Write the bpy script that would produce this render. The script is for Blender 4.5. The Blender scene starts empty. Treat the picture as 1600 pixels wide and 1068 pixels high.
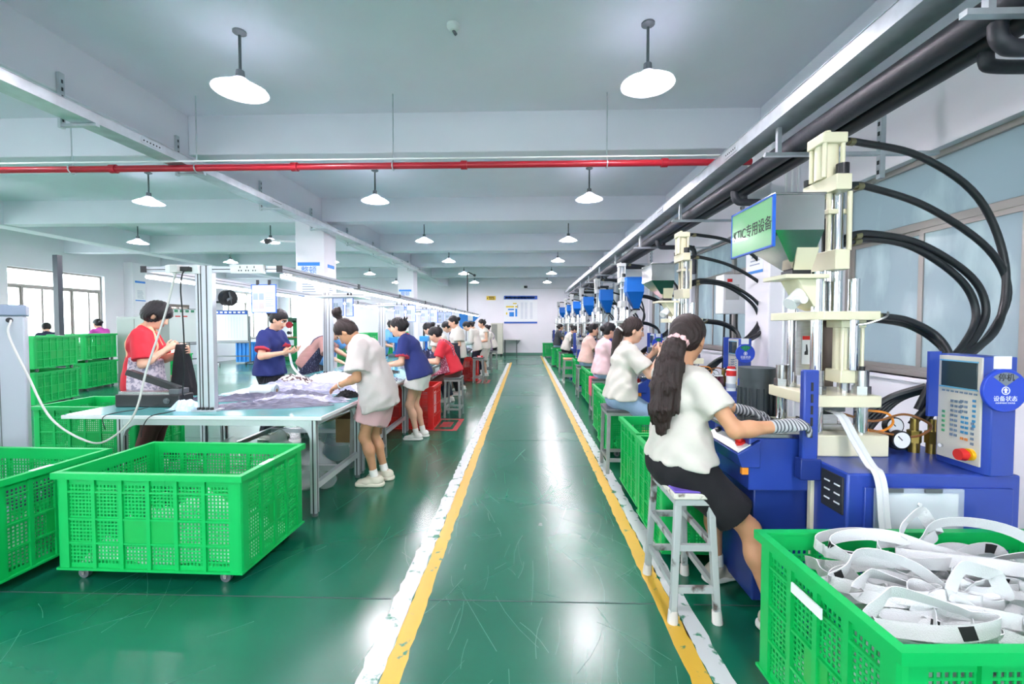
import bpy, math, random
import numpy as np
from mathutils import Vector, Matrix, Euler
R = math.radians
SC = bpy.context.scene
COL = SC.collection
random.seed(7)

def lin(h):
    h = h.lstrip('#')
    c = [int(h[i:i + 2], 16) / 255 for i in (0, 2, 4)]
    return tuple((x / 12.92 if x <= .04045 else ((x + .055) / 1.055) ** 2.4) for x in c)

# ---------------------------------------------------------------- camera, world, exposure
cam = bpy.data.cameras.new('camera')
cam.sensor_width = 36
cam.lens = 36 * 700 / 1600
cam.shift_y = -5 / 1600
cam.clip_start = .05
co = bpy.data.objects.new('camera', cam)
co.location = (0, 0, 1.43)
co.rotation_euler = (R(90 - 1.8), 0, R(1.75))
COL.objects.link(co)
SC.camera = co
W = bpy.data.worlds.new('sky')
SC.world = W
W.use_nodes = True
wn = W.node_tree
bg = wn.nodes['Background']
tc = wn.nodes.new('ShaderNodeTexCoord')
sx = wn.nodes.new('ShaderNodeSeparateXYZ')
cr = wn.nodes.new('ShaderNodeValToRGB')
wn.links.new(tc.outputs['Generated'], sx.inputs[0])
wn.links.new(sx.outputs['Z'], cr.inputs[0])
cr.color_ramp.elements[0].color = (.86, .92, .95, 1)
cr.color_ramp.elements[1].color = (.72, .86, 1, 1)
wn.links.new(cr.outputs[0], bg.inputs[0])
bg.inputs[1].default_value = 6.0
SC.view_settings.view_transform = 'Standard'
SC.view_settings.look = 'None'
SC.view_settings.gamma = 1
SC.view_settings.use_curve_mapping = False
SC.view_settings.exposure = 1.25
SC.cycles.max_bounces = 10
SC.cycles.diffuse_bounces = 5
SC.cycles.caustics_reflective = False
SC.cycles.caustics_refractive = False
SC.cycles.sample_clamp_indirect = 6
LAMP_POWER = 80.0
LED_POWER = 14.0

# ---------------------------------------------------------------- materials
MATS = {}
def mat(name, col, rough=.5, metal=0, noise=0, nscale=8, bump=0, bscale=60, spec=.5, emit=None, estr=0, alpha=1, trans=0, stretch=None, coat=0):
    """principled material; noise = relative value variation of the colour, bump = fine relief"""
    if name in MATS:
        return MATS[name]
    m = bpy.data.materials.new(name)
    m.use_nodes = True
    nt = m.node_tree
    b = nt.nodes['Principled BSDF']
    c = lin(col) if isinstance(col, str) else col
    b.inputs['Base Color'].default_value = (*c, 1)
    b.inputs['Roughness'].default_value = rough
    b.inputs['Metallic'].default_value = metal
    b.inputs['Specular IOR Level'].default_value = spec
    b.inputs['Alpha'].default_value = alpha
    b.inputs['Transmission Weight'].default_value = trans
    b.inputs['Coat Weight'].default_value = coat
    if emit:
        b.inputs['Emission Color'].default_value = (*lin(emit), 1)
        b.inputs['Emission Strength'].default_value = estr
    if noise or bump:
        t = nt.nodes.new('ShaderNodeTexCoord')
        mp = nt.nodes.new('ShaderNodeMapping')
        nt.links.new(t.outputs['Object'], mp.inputs[0])
        if stretch:
            mp.inputs['Scale'].default_value = stretch
    if noise:
        n = nt.nodes.new('ShaderNodeTexNoise')
        n.inputs['Scale'].default_value = nscale
        n.inputs['Detail'].default_value = 4
        nt.links.new(mp.outputs[0], n.inputs[0])
        r = nt.nodes.new('ShaderNodeValToRGB')
        r.color_ramp.elements[0].position = .3
        r.color_ramp.elements[1].position = .7
        r.color_ramp.elements[0].color = (*[x * (1 - noise) for x in c], 1)
        r.color_ramp.elements[1].color = (*[min(1, x * (1 + noise)) for x in c], 1)
        nt.links.new(n.outputs[0], r.inputs[0])
        nt.links.new(r.outputs[0], b.inputs['Base Color'])
    if bump:
        n2 = nt.nodes.new('ShaderNodeTexNoise')
        n2.inputs['Scale'].default_value = bscale
        n2.inputs['Detail'].default_value = 3
        nt.links.new(mp.outputs[0], n2.inputs[0])
        bp = nt.nodes.new('ShaderNodeBump')
        bp.inputs['Strength'].default_value = bump
        bp.inputs['Distance'].default_value = .01
        nt.links.new(n2.outputs[0], bp.inputs['Height'])
        nt.links.new(bp.outputs[0], b.inputs['Normal'])
    MATS[name] = m
    return m

def stripes(name, c1, c2, scale, axis='X', rough=.8, detail=0, thr=.5, distort=0):
    """two-colour banded or checked cloth"""
    m = mat(name, c1, rough)
    nt = m.node_tree
    b = nt.nodes['Principled BSDF']
    t = nt.nodes.new('ShaderNodeTexCoord')
    w = nt.nodes.new('ShaderNodeTexWave')
    w.wave_type = 'BANDS'
    w.bands_direction = axis
    w.inputs['Scale'].default_value = scale
    w.inputs['Distortion'].default_value = distort
    w.inputs['Detail'].default_value = detail
    nt.links.new(t.outputs['Object'], w.inputs[0])
    r = nt.nodes.new('ShaderNodeValToRGB')
    r.color_ramp.elements[0].position = thr - .1
    r.color_ramp.elements[1].position = thr + .1
    r.color_ramp.elements[0].color = (*lin(c1), 1)
    r.color_ramp.elements[1].color = (*lin(c2), 1)
    nt.links.new(w.outputs[0], r.inputs[0])
    nt.links.new(r.outputs[0], b.inputs['Base Color'])
    return m

def speckle(name, c1, c2, scale, thr=.55, rough=.8, soft=.04):
    m = mat(name, c1, rough)
    nt = m.node_tree
    b = nt.nodes['Principled BSDF']
    t = nt.nodes.new('ShaderNodeTexCoord')
    n = nt.nodes.new('ShaderNodeTexNoise')
    n.inputs['Scale'].default_value = scale
    n.inputs['Detail'].default_value = 5
    nt.links.new(t.outputs['Object'], n.inputs[0])
    r = nt.nodes.new('ShaderNodeValToRGB')
    r.color_ramp.elements[0].position = thr - soft
    r.color_ramp.elements[1].position = thr + soft
    r.color_ramp.elements[0].color = (*lin(c1), 1)
    r.color_ramp.elements[1].color = (*lin(c2), 1)
    nt.links.new(n.outputs[0], r.inputs[0])
    nt.links.new(r.outputs[0], b.inputs['Base Color'])
    return m

M_WALL = mat('white_plaster', '#eceaef', .75, noise=.02, nscale=1.5, bump=.05, bscale=30)
M_CEIL = mat('ceiling_paint', '#ececf5', .8, noise=.03, nscale=1.2)
M_BEAM = mat('beam_paint', '#eaeaf2', .75, noise=.02, nscale=1.5)
M_ALU = mat('anodised_aluminium', '#ced2d7', .34, .55, noise=.05, nscale=5)
M_DARKSLOT = mat('dark_slot', '#2b2d30', .6)
M_GALV = mat('galvanised_steel', '#c3cacf', .34, .6, noise=.12, nscale=9)
M_CHROME = mat('chrome', '#dfe1e3', .09, 1)
M_STEEL = mat('brushed_steel', '#b4b4b2', .25, 1, noise=.1, nscale=20, stretch=(1, 1, 8))
M_INOX = mat('polished_stainless', '#d4d4d2', .13, 1, bump=.03, bscale=4)
M_CREAM = mat('cream_enamel', '#e4dfc0', .35, noise=.03, nscale=6)
M_BLUE = mat('machine_blue_enamel', '#2c469f', .3, noise=.06, nscale=5)
M_DBLUE = mat('deep_blue_enamel', '#20367f', .35)
M_HBLUE = mat('hopper_blue_enamel', '#1273d6', .4, noise=.05, nscale=5)
M_LGREY = mat('light_grey_enamel', '#c6c9c6', .35, noise=.04)
M_BLACK = mat('black_rubber', '#17191b', .45)
M_BLACKP = mat('black_plastic', '#1d1f21', .35)
M_GREYP = mat('grey_plastic', '#5a6063', .5)
M_RED = mat('red_enamel', '#b01c2e', .3)
M_REDP = mat('red_plastic', '#d4221f', .4)
M_YEL = mat('yellow_plastic', '#e8b415', .4)
M_GREEN = mat('green_crate_plastic', '#0ab458', .38, noise=.04, nscale=3, spec=.4)
M_GREENL = mat('green_label_plastic', '#0aab4c', .3)
M_WHITE = mat('white_enamel', '#eef0f0', .35)
M_PAPER = mat('white_paper', '#eef0f2', .7)
M_INK = mat('black_ink', '#26282c', .6)
M_SIGNB = mat('sign_blue', '#1c5fc4', .4)
M_ORANGE = mat('orange_plastic', '#e8902c', .4)
M_COPPER = mat('brown_hose', '#8a5a30', .4)
M_GLOW = mat('lamp_glow', '#ffffff', .5, emit='#f4f9ff', estr=LAMP_POWER)
M_GLOW.node_tree.nodes['Principled BSDF'].inputs['Emission Color'].default_value = (1, .89, .98, 1)
M_LED = mat('led_glow', '#ffffff', .5, emit='#f2f5ff', estr=LED_POWER)
M_LED.node_tree.nodes['Principled BSDF'].inputs['Emission Color'].default_value = (.97, .9, 1, 1)
M_SHADE = mat('lamp_shade_enamel', '#c4c9ce', .35)
_n = M_SHADE.node_tree
_t = _n.nodes.new('ShaderNodeBsdfTranslucent'); _t.inputs[0].default_value = (.9, .94, 1, 1)
_x = _n.nodes.new('ShaderNodeMixShader'); _x.inputs[0].default_value = .22
_n.links.new(_n.nodes['Principled BSDF'].outputs[0], _x.inputs[1]); _n.links.new(_t.outputs[0], _x.inputs[2]); _n.links.new(_x.outputs[0], _n.nodes['Material Output'].inputs[0])
M_STOOL = mat('grey_stool_paint', '#8f9492', .45, noise=.15, nscale=12)
M_STOOLW = speckle('chipped_grey_paint', '#a9b0ae', '#5b524d', 9, .62)
M_CARD = mat('cardboard', '#8d6f4c', .85, noise=.08)
M_CLEAR = mat('clear_plastic', '#eef4f6', .15, alpha=.32, spec=.6, bump=.4, bscale=14)
M_POUCH = mat('clear_pouch', '#dfeaf2', .2, alpha=.35)

# ---------------------------------------------------------------- mesh helpers
class MB:
    def __init__(s):
        s.v = []; s.f = []; s.m = []; s.cur = 0
    def add(s, vs, fs, m=None):
        b = len(s.v)
        s.v += [tuple(x) for x in vs]
        s.f += [tuple(b + i for i in f) for f in fs]
        s.m += [s.cur if m is None else m] * len(fs)
        return s
    def hexa(s, p, m=None):
        return s.add(p, [(0, 3, 2, 1), (4, 5, 6, 7), (0, 1, 5, 4), (1, 2, 6, 5), (2, 3, 7, 6), (3, 0, 4, 7)], m)
    def box(s, x0, x1, y0, y1, z0, z1, m=None):
        return s.hexa([(x0, y0, z0), (x1, y0, z0), (x1, y1, z0), (x0, y1, z0), (x0, y0, z1), (x1, y0, z1), (x1, y1, z1), (x0, y1, z1)], m)
    def bar(s, a, b, w, h=None, m=None, up=(0, 0, 1)):
        """box beam from a to b, w wide (sideways), h tall"""
        h = h or w
        a = Vector(a); b = Vector(b); d = (b - a).normalized()
        u = Vector(up)
        if abs(d.dot(u)) > .95: u = Vector((0, 1, 0))
        l = d.cross(u).normalized(); u = l.cross(d)
        l *= w / 2; u *= h / 2
        return s.hexa([a - l - u, a + l - u, b + l - u, b - l - u, a - l + u, a + l + u, b + l + u, b - l + u], m)
    def cyl(s, a, b, r, r2=None, n=16, m=None):
        a = Vector(a); b = Vector(b); r2 = r if r2 is None else r2
        d = (b - a).normalized()
        u = Vector((0, 0, 1)) if abs(d.z) < .9 else Vector((1, 0, 0))
        l = d.cross(u).normalized(); u = l.cross(d)
        vs = []
        for c, q in ((a, r), (b, r2)):
            for i in range(n):
                t = 2 * math.pi * i / n
                vs.append(c + (l * math.cos(t) + u * math.sin(t)) * q)
        fs = [(i, (i + 1) % n, n + (i + 1) % n, n + i) for i in range(n)]
        fs += [tuple(range(n))[::-1], tuple(range(n, 2 * n))]
        return s.add(vs, fs, m)
    def lathe(s, prof, c=(0, 0, 0), n=24, m=None):
        vs = []; fs = []
        k = len(prof)
        for i in range(n):
            t = 2 * math.pi * i / n
            for r, z in prof:
                vs.append((c[0] + r * math.cos(t), c[1] + r * math.sin(t), c[2] + z))
        for i in range(n):
            j = (i + 1) % n
            for q in range(k - 1):
                fs.append((i * k + q, j * k + q, j * k + q + 1, i * k + q + 1))
        return s.add(vs, fs, m)
    def tube(s, pts, r, n=8, m=None, closed=False):
        P = [Vector(p) for p in pts]
        k = len(P); vs = []; fs = []
        nrm = None
        for i in range(k):
            if closed: d = (P[(i + 1) % k] - P[i - 1]).normalized()
            else: d = (P[min(i + 1, k - 1)] - P[max(i - 1, 0)]).normalized()
            if nrm is None:
                u = Vector((0, 0, 1)) if abs(d.z) < .9 else Vector((1, 0, 0))
                nrm = (u - d * u.dot(d)).normalized()
            else:
                nrm = (nrm - d * nrm.dot(d)).normalized()
            l = d.cross(nrm)
            rr = r[i] if isinstance(r, (list, tuple)) else r
            for j in range(n):
                t = 2 * math.pi * j / n
                vs.append(P[i] + (nrm * math.cos(t) + l * math.sin(t)) * rr)
        for i in range(k if closed else k - 1):
            a = i * n; b = ((i + 1) % k) * n
            for j in range(n):
                q = (j + 1) % n
                fs.append((a + j, a + q, b + q, b + j))
        if not closed:
            fs += [tuple(range(n))[::-1], tuple(range((k - 1) * n, k * n))]
        return s.add(vs, fs, m)
    def ribbon(s, pts, w, th, wdir=None, m=None):
        """flat strap along pts; wdir: list of width directions"""
        P = [Vector(p) for p in pts]; k = len(P); vs = []; fs = []
        for i in range(k):
            d = (P[min(i + 1, k - 1)] - P[max(i - 1, 0)]).normalized()
            wd = Vector(wdir[i] if isinstance(wdir, list) else (wdir or (0, 0, 1)))
            wd = (wd - d * wd.dot(d)).normalized()
            nn = d.cross(wd)
            for a, b in ((-1, -1), (1, -1), (1, 1), (-1, 1)):
                vs.append(P[i] + wd * (a * w / 2) + nn * (b * th / 2))
        for i in range(k - 1):
            a = i * 4; b = a + 4
            for j in range(4):
                q = (j + 1) % 4
                fs.append((a + j, a + q, b + q, b + j))
        fs += [(3, 2, 1, 0), tuple(range((k - 1) * 4, k * 4))]
        return s.add(vs, fs, m)
    def prism(s, poly, h0, h1, axis='z', m=None):
        """poly of (a,b) extruded along axis between h0,h1"""
        def P(a, b, h):
            return {'z': (a, b, h), 'y': (a, h, b), 'x': (h, a, b)}[axis]
        n = len(poly)
        vs = [P(a, b, h0) for a, b in poly] + [P(a, b, h1) for a, b in poly]
        fs = [(i, (i + 1) % n, n + (i + 1) % n, n + i) for i in range(n)] + [tuple(range(n))[::-1], tuple(range(n, 2 * n))]
        return s.add(vs, fs, m)
    def sphere(s, c, r, n=12, m=None, sc=(1, 1, 1)):
        vs = []; fs = []
        h = n // 2
        for i in range(h + 1):
            t = math.pi * i / h
            for j in range(n):
                p = 2 * math.pi * j / n
                vs.append((c[0] + r * sc[0] * math.sin(t) * math.cos(p), c[1] + r * sc[1] * math.sin(t) * math.sin(p), c[2] + r * sc[2] * math.cos(t)))
        for i in range(h):
            for j in range(n):
                q = (j + 1) % n
                fs.append((i * n + j, (i + 1) * n + j, (i + 1) * n + q, i * n + q))
        return s.add(vs, fs, m)
    def build(s, name, mats, parent=None, bevel=0, seg=2, smooth=True, world=False):
        me = bpy.data.meshes.new(name)
        vs = s.v
        if parent is not None and world:
            mi = world_matrix(parent).inverted()
            vs = [mi @ Vector(v) for v in vs]
        me.from_pydata(vs, [], s.f)
        for m in (mats if isinstance(mats, (list, tuple)) else [mats]):
            me.materials.append(m)
        me.polygons.foreach_set('material_index', s.m)
        import bmesh
        bm = bmesh.new(); bm.from_mesh(me)
        bmesh.ops.recalc_face_normals(bm, faces=bm.faces)
        bm.to_mesh(me); bm.free()
        if smooth:
            me.shade_smooth()
            me.set_sharp_from_angle(angle=R(38))
        me.validate()
        o = bpy.data.objects.new(name, me)
        COL.objects.link(o)
        if parent is not None: o.parent = parent
        if bevel:
            bv = o.modifiers.new('edge', 'BEVEL')
            bv.width = bevel; bv.segments = seg; bv.limit_method = 'ANGLE'; bv.angle_limit = R(40)
        return o

def world_matrix(o):
    m = Matrix.LocRotScale(o.location, o.rotation_euler, o.scale)
    return (world_matrix(o.parent) @ m) if o.parent else m

def tag(o, label=None, cat=None, group=None, kind=None):
    if label: o['label'] = label
    if cat: o['category'] = cat
    if group: o['group'] = group
    if kind: o['kind'] = kind
    return o

def thing(name, label, cat, loc=(0, 0, 0), rotz=0, group=None):
    o = bpy.data.objects.new(name, None)
    o.empty_display_size = .1
    COL.objects.link(o)
    o.location = loc
    o.rotation_euler = (0, 0, rotz)
    return tag(o, label, cat, group)

def kids(o):
    return [c for c in COL.objects if c.parent == o]

def dup(o, parent=None):
    c = o.copy()
    COL.objects.link(c)
    if parent is not None: c.parent = parent
    for k in list(o.children):
        dup(k, c)
    return c

def dup_thing(o, loc, rotz=0, label=None, group=None, scale=None):
    c = dup(o)
    c.location = loc
    c.rotation_euler = (0, 0, rotz)
    if scale: c.scale = scale
    if label: c['label'] = label
    if group: c['group'] = group
    return c

def struct(o):
    o['kind'] = 'structure'
    return o

def text(s, size, m, parent, loc, rot, name='lettering', depth=.0012, sx=1.0):
    cu = bpy.data.curves.new('t', 'FONT')
    cu.body = s
    cu.size = size
    cu.align_x = 'CENTER'; cu.align_y = 'CENTER'
    cu.extrude = depth / 2
    cu.resolution_u = 3
    t = bpy.data.objects.new('t', cu)
    COL.objects.link(t)
    dg = bpy.context.evaluated_depsgraph_get()
    me = bpy.data.meshes.new_from_object(t.evaluated_get(dg))
    bpy.data.objects.remove(t)
    bpy.data.curves.remove(cu)
    me.name = name
    me.materials.clear(); me.materials.append(m)
    o = bpy.data.objects.new(name, me)
    COL.objects.link(o)
    mw = Matrix.LocRotScale(Vector(loc), Euler(rot), Vector((sx, 1, 1)))
    if parent is not None:
        mw = world_matrix(parent).inverted() @ mw
        o.parent = parent
    o.matrix_local = mw
    return o
FACE_CAM = (R(90), 0, 0)
FACE_L = (R(90), 0, R(-90))
FACE_R = (R(90), 0, R(90))

def spline(pts, n=8):
    """Catmull-Rom through pts"""
    P = [Vector(p) for p in pts]
    P = [P[0] * 2 - P[1]] + P + [P[-1] * 2 - P[-2]]
    out = []
    for i in range(1, len(P) - 2):
        for k in range(n):
            t = k / n
            a, b, c, d = P[i - 1], P[i], P[i + 1], P[i + 2]
            out.append(.5 * ((2 * b) + (c - a) * t + (2 * a - 5 * b + 4 * c - d) * t * t + (3 * b - a - 3 * c + d) * t ** 3))
    out.append(P[-2])
    return out
# ---------------------------------------------------------------- the room
XL, XR, YB, YF, ZC = -11.9, 3.0, 21.3, -4.0, 3.7
ZBM = 3.28

# floor: worn green epoxy
mf = mat('green_epoxy', '#0e6e4e', .2, spec=.75)
nt = mf.node_tree; b = nt.nodes['Principled BSDF']
t = nt.nodes.new('ShaderNodeTexCoord')
n1 = nt.nodes.new('ShaderNodeTexNoise'); n1.inputs['Scale'].default_value = .5; n1.inputs['Detail'].default_value = 6
n2 = nt.nodes.new('ShaderNodeTexNoise'); n2.inputs['Scale'].default_value = 7; n2.inputs['Detail'].default_value = 8
for q in (n1, n2): nt.links.new(t.outputs['Object'], q.inputs[0])
r1 = nt.nodes.new('ShaderNodeValToRGB')
r1.color_ramp.elements[0].position = .35; r1.color_ramp.elements[1].position = .68
r1.color_ramp.elements[0].color = (*lin('#06553e'), 1); r1.color_ramp.elements[1].color = (*lin('#0f6a50'), 1)
nt.links.new(n1.outputs[0], r1.inputs[0])
# scuffed patches
r2 = nt.nodes.new('ShaderNodeValToRGB'); r2.color_ramp.elements[0].position = .62; r2.color_ramp.elements[1].position = .8
nt.links.new(n2.outputs[0], r2.inputs[0])
mm = nt.nodes.new('ShaderNodeMath'); mm.operation = 'MULTIPLY'; mm.inputs[1].default_value = .02
nt.links.new(r2.outputs[0], mm.inputs[0])
mixd = nt.nodes.new('ShaderNodeMix'); mixd.data_type = 'RGBA'
nt.links.new(mm.outputs[0], mixd.inputs['Factor'])
nt.links.new(r1.outputs[0], mixd.inputs['A']); mixd.inputs['B'].default_value = (*lin('#4f9c80'), 1)
nt.links.new(mixd.outputs['Result'], b.inputs['Base Color'])
rr = nt.nodes.new('ShaderNodeMapRange'); rr.inputs[1].default_value = .3; rr.inputs[2].default_value = .7; rr.inputs[3].default_value = .2; rr.inputs[4].default_value = .3
nt.links.new(n1.outputs[0], rr.inputs[0]); nt.links.new(rr.outputs[0], b.inputs['Roughness'])

floor = struct(MB().box(XL - .2, XR + .2, YF - .2, YB + .2, -.12, 0).build('floor', mf))
def worn(name, c, under='#2f7d5f', thr=.63):
    m = speckle(name, c, under, 14, thr, .4, .03)
    return m
M_LW = worn('worn_white_paint', '#c6cccc'); M_LY = worn('worn_yellow_paint', '#cfa638', thr=.66)
def lane(name, m, x0, x1, y0, y1, seed, amp=.006):
    rnd = random.Random(seed); mb = MB(); n = int((y1 - y0) / .06)
    L = []; Rr = []
    for i in range(n + 1):
        y = y0 + (y1 - y0) * i / n
        L.append((x0 + rnd.uniform(-amp, amp), y)); Rr.append((x1 + rnd.uniform(-amp, amp), y))
    for i in range(n):
        a, c = L[i], Rr[i]; d, e = L[i + 1], Rr[i + 1]
        mb.hexa([(a[0], a[1], 0), (c[0], c[1], 0), (e[0], e[1], 0), (d[0], d[1], 0), (a[0], a[1], .0015), (c[0], c[1], .0015), (e[0], e[1], .0015), (d[0], d[1], .0015)])
    return mb.build(name, m, floor, smooth=False)
lane('white_lane_line', M_LW, -.683, -.588, .6, 16.6, 1, .008)
lane('yellow_lane_line', M_LY, -.587, -.507, .6, 16.9, 2)
lane('yellow_lane_line', M_LY, .665, .75, .6, 20.5, 3)
lane('white_lane_line', M_LW, .752, .84, .6, 19.8, 4, .008)
MB().box(-.99, -.6, 16.6, 16.68, 0, .0016).build('white_lane_line', M_LW, floor)
M_REDPT = worn('worn_red_paint', '#b8333f', '#4a6a58', .6)
def redmark(x0, x1, y0, y1):
    mb = MB(); w = .07
    mb.box(x0, x1, y0, y0 + w, 0, .0015); mb.box(x0, x1, y1 - w, y1, 0, .0015)
    mb.box(x0, x0 + w, y0 + w, y1 - w, 0, .0015); mb.box(x1 - w, x1, y0 + w, y1 - w, 0, .0015)
    mb.box(x0 + .12, x1 - .12, y0 + .22, y1 - .22, 0, .0015)
    mb.build('red_floor_mark', M_REDPT, floor, smooth=False)
redmark(-1.33, -.93, 5.98, 6.74); redmark(-1.2, -.9, 10.9, 11.6)
mj = mat('floor_joint_filler', '#31504a', .7)
for yj in (2.27, 5.5, 9.0, 12.5, 16.0):
    MB().box(XL, -.7, yj, yj + .008, 0, .0012).build('floor_joint', mj, floor)
    MB().box(-.5, .66, yj, yj + .008, 0, .0012).build('floor_joint', mj, floor)
    MB().box(.86, XR, yj, yj + .008, 0, .0012).build('floor_joint', mj, floor)

# fine scratches and scuffs worn into the coating
rs = random.Random(5); mb = MB()
for i in range(300):
    x = rs.choice((rs.uniform(-.5, .66), rs.uniform(-2.6, -.7), rs.uniform(-.5, .66))); y = 1.2 + 6.5 * rs.random() ** 1.6
    a = rs.gauss(1.45, .55) * rs.choice((1, -1)); L = rs.uniform(.05, .5); w = rs.uniform(.0008, .0026)
    c = rs.uniform(-.25, .25)
    pts_ = [Vector((x + L * u * math.cos(a + c * u), y + L * u * math.sin(a + c * u), .0004)) for u in (0, .33, .66, 1)]
    mb.ribbon(pts_, w, .0006, (math.sin(a), -math.cos(a), 0))
sc_ = mb.build('scratch_marks', mat('scratched_epoxy', '#2c7c64', .4), floor, smooth=False)
sc_['kind'] = 'stuff'
struct(MB().box(XL - .2, XR + .2, YF - .2, YB + .2, ZC, ZC + .15).build('ceiling', M_CEIL))
# walls with openings
def wall_x(name, x0, x1, openings):
    """wall along Y between x0 and x1; openings (y0,y1,z0,z1)"""
    mb = MB(); ys = sorted(openings); y = YF - .2
    for (a, c, z0, z1) in ys:
        mb.box(x0, x1, y, a, 0, ZC)
        if z0 > 0: mb.box(x0, x1, a, c, 0, z0)
        mb.box(x0, x1, a, c, z1, ZC)
        y = c
    mb.box(x0, x1, y, YB + .2, 0, ZC)
    return struct(mb.build(name, M_WALL, smooth=False))
LW = [(9.97, 12.35, .85, 2.79), (13.85, 15.5, 0, 2.12), (17.3, 20.6, .85, 2.79), (5.2, 8.4, .85, 2.79), (.5, 3.6, .85, 2.79)]
RW = [(1.2, 4.42, 1.02, 2.72), (5.25, 8.25, 1.02, 2.72), (8.75, 11.0, 1.02, 2.72), (11.9, 15.0, 1.02, 2.72), (15.4, 18.2, 1.02, 2.72)]
wall_x('wall_left', XL - .24, XL, LW)
wall_x('wall_right', XR, XR + .24, RW)
def wall_y(name, y0, y1, openings):
    mb = MB(); x = XL
    for (a, c, z0, z1) in sorted(openings):
        mb.box(x, a, y0, y1, 0, ZC); mb.box(a, c, y0, y1, 0, z0); mb.box(a, c, y0, y1, z1, ZC); x = c
    mb.box(x, XR, y0, y1, 0, ZC)
    return struct(mb.build(name, M_WALL, smooth=False))
wall_y('wall_back', YB, YB + .24, [(-11.4, -9.3, .85, 2.79)])
wall_y('wall_front', YF - .24, YF, [(-10.5, -7.5, .85, 2.79), (-6, -3, .85, 2.79), (-1.6, 1.6, .85, 2.79)])
struct(MB().box(-9.3, XR, YB - .012, YB, 0, .1).build('baseboard_back', mat('baseboard_paint', '#5f8b7d', .5)))

# beams (across) and girders (along)
for k, y in enumerate((-1.55, 1.65, 4.84, 8.03, 11.25, 14.3, 17.5)):
    struct(MB().box(-3.68, 2.46, y, y + .25, ZBM, ZC + .01).build('ceiling_beam', M_BEAM, bevel=.01))
    struct(MB().box(-9.62, -4.1, y, y + .25, ZBM, ZC + .01).build('ceiling_beam', M_BEAM, bevel=.01))
    struct(MB().box(XL, -10.0, y, y + .25, ZBM, ZC + .01).build('ceiling_beam', M_BEAM, bevel=.01))
struct(MB().box(-4.1, -3.68, YF, YB, ZBM - .02, ZC + .01).build('girder_beam_left', M_BEAM, bevel=.01))
struct(MB().box(-10.0, -9.62, YF, YB, ZBM - .02, ZC + .01).build('girder_beam_far_left', M_BEAM, bevel=.01))
struct(MB().box(2.46, XR, YF, YB, ZBM - .02, ZC + .01).build('girder_beam_right', M_BEAM, bevel=.01))
columns = {}
for x0, x1, ys in ((-4.1, -3.58, (1.6, 7.9, 14.25)), (2.46, XR, (-1.55, 4.62, 11.15, 18.3))):
    for y in ys:
        columns[(x0, y)] = struct(MB().box(x0, x1, y, y + .5, 0, ZBM).build('column', M_WALL, bevel=.012))
struct(MB().box(XL, XL + .28, 12.95, 13.45, 0, ZBM).build('column', M_WALL, bevel=.012))

# windows
M_FR = mat('window_aluminium', '#aaa49e', .4, .6)
M_FRB = mat('bronze_window_frame', '#6a6058', .4, .5)
mg = mat('clear_glass', '#ffffff', .02, trans=1, spec=.3)
def clear_glass():
    m = bpy.data.materials.new('window_glass'); m.use_nodes = True
    n = m.node_tree; n.nodes.clear()
    o = n.nodes.new('ShaderNodeOutputMaterial'); tr = n.nodes.new('ShaderNodeBsdfTransparent'); gl = n.nodes.new('ShaderNodeBsdfGlossy'); ms = n.nodes.new('ShaderNodeMixShader')
    tr.inputs[0].default_value = (.93, .97, .97, 1); gl.inputs['Roughness'].default_value = .02
    ms.inputs[0].default_value = .06
    n.links.new(tr.outputs[0], ms.inputs[1]); n.links.new(gl.outputs[0], ms.inputs[2]); n.links.new(ms.outputs[0], o.inputs[0])
    return m
M_GLASS = clear_glass()
def frosted():
    m = bpy.data.materials.new('filmed_glass'); m.use_nodes = True
    n = m.node_tree; b = n.nodes['Principled BSDF']
    t = n.nodes.new('ShaderNodeTexCoord'); ns = n.nodes.new('ShaderNodeTexNoise'); ns.inputs['Scale'].default_value = 2.2; ns.inputs['Detail'].default_value = 7
    mp = n.nodes.new('ShaderNodeMapping'); mp.inputs['Scale'].default_value = (1, 1.6, .6)
    n.links.new(t.outputs['Object'], mp.inputs[0]); n.links.new(mp.outputs[0], ns.inputs[0])
    r = n.nodes.new('ShaderNodeValToRGB'); r.color_ramp.elements[0].position = .5; r.color_ramp.elements[1].position = .68
    r.color_ramp.elements[0].color = (*lin('#949fa6'), 1); r.color_ramp.elements[1].color = (*lin('#bccaca'), 1)
    n.links.new(ns.outputs[0], r.inputs[0]); n.links.new(r.outputs[0], b.inputs['Base Color'])
    b.inputs['Roughness'].default_value = .16
    tl = n.nodes.new('ShaderNodeBsdfTranslucent'); tl.inputs[0].default_value = (.37, .43, .45, 1)
    ms = n.nodes.new('ShaderNodeMixShader'); ms.inputs[0].default_value = .35
    n.links.new(b.outputs[0], ms.inputs[1]); n.links.new(tl.outputs[0], ms.inputs[2])
    n.links.new(ms.outputs[0], n.nodes['Material Output'].inputs[0])
    return m
M_FILM = frosted()
wcount = [0]
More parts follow.
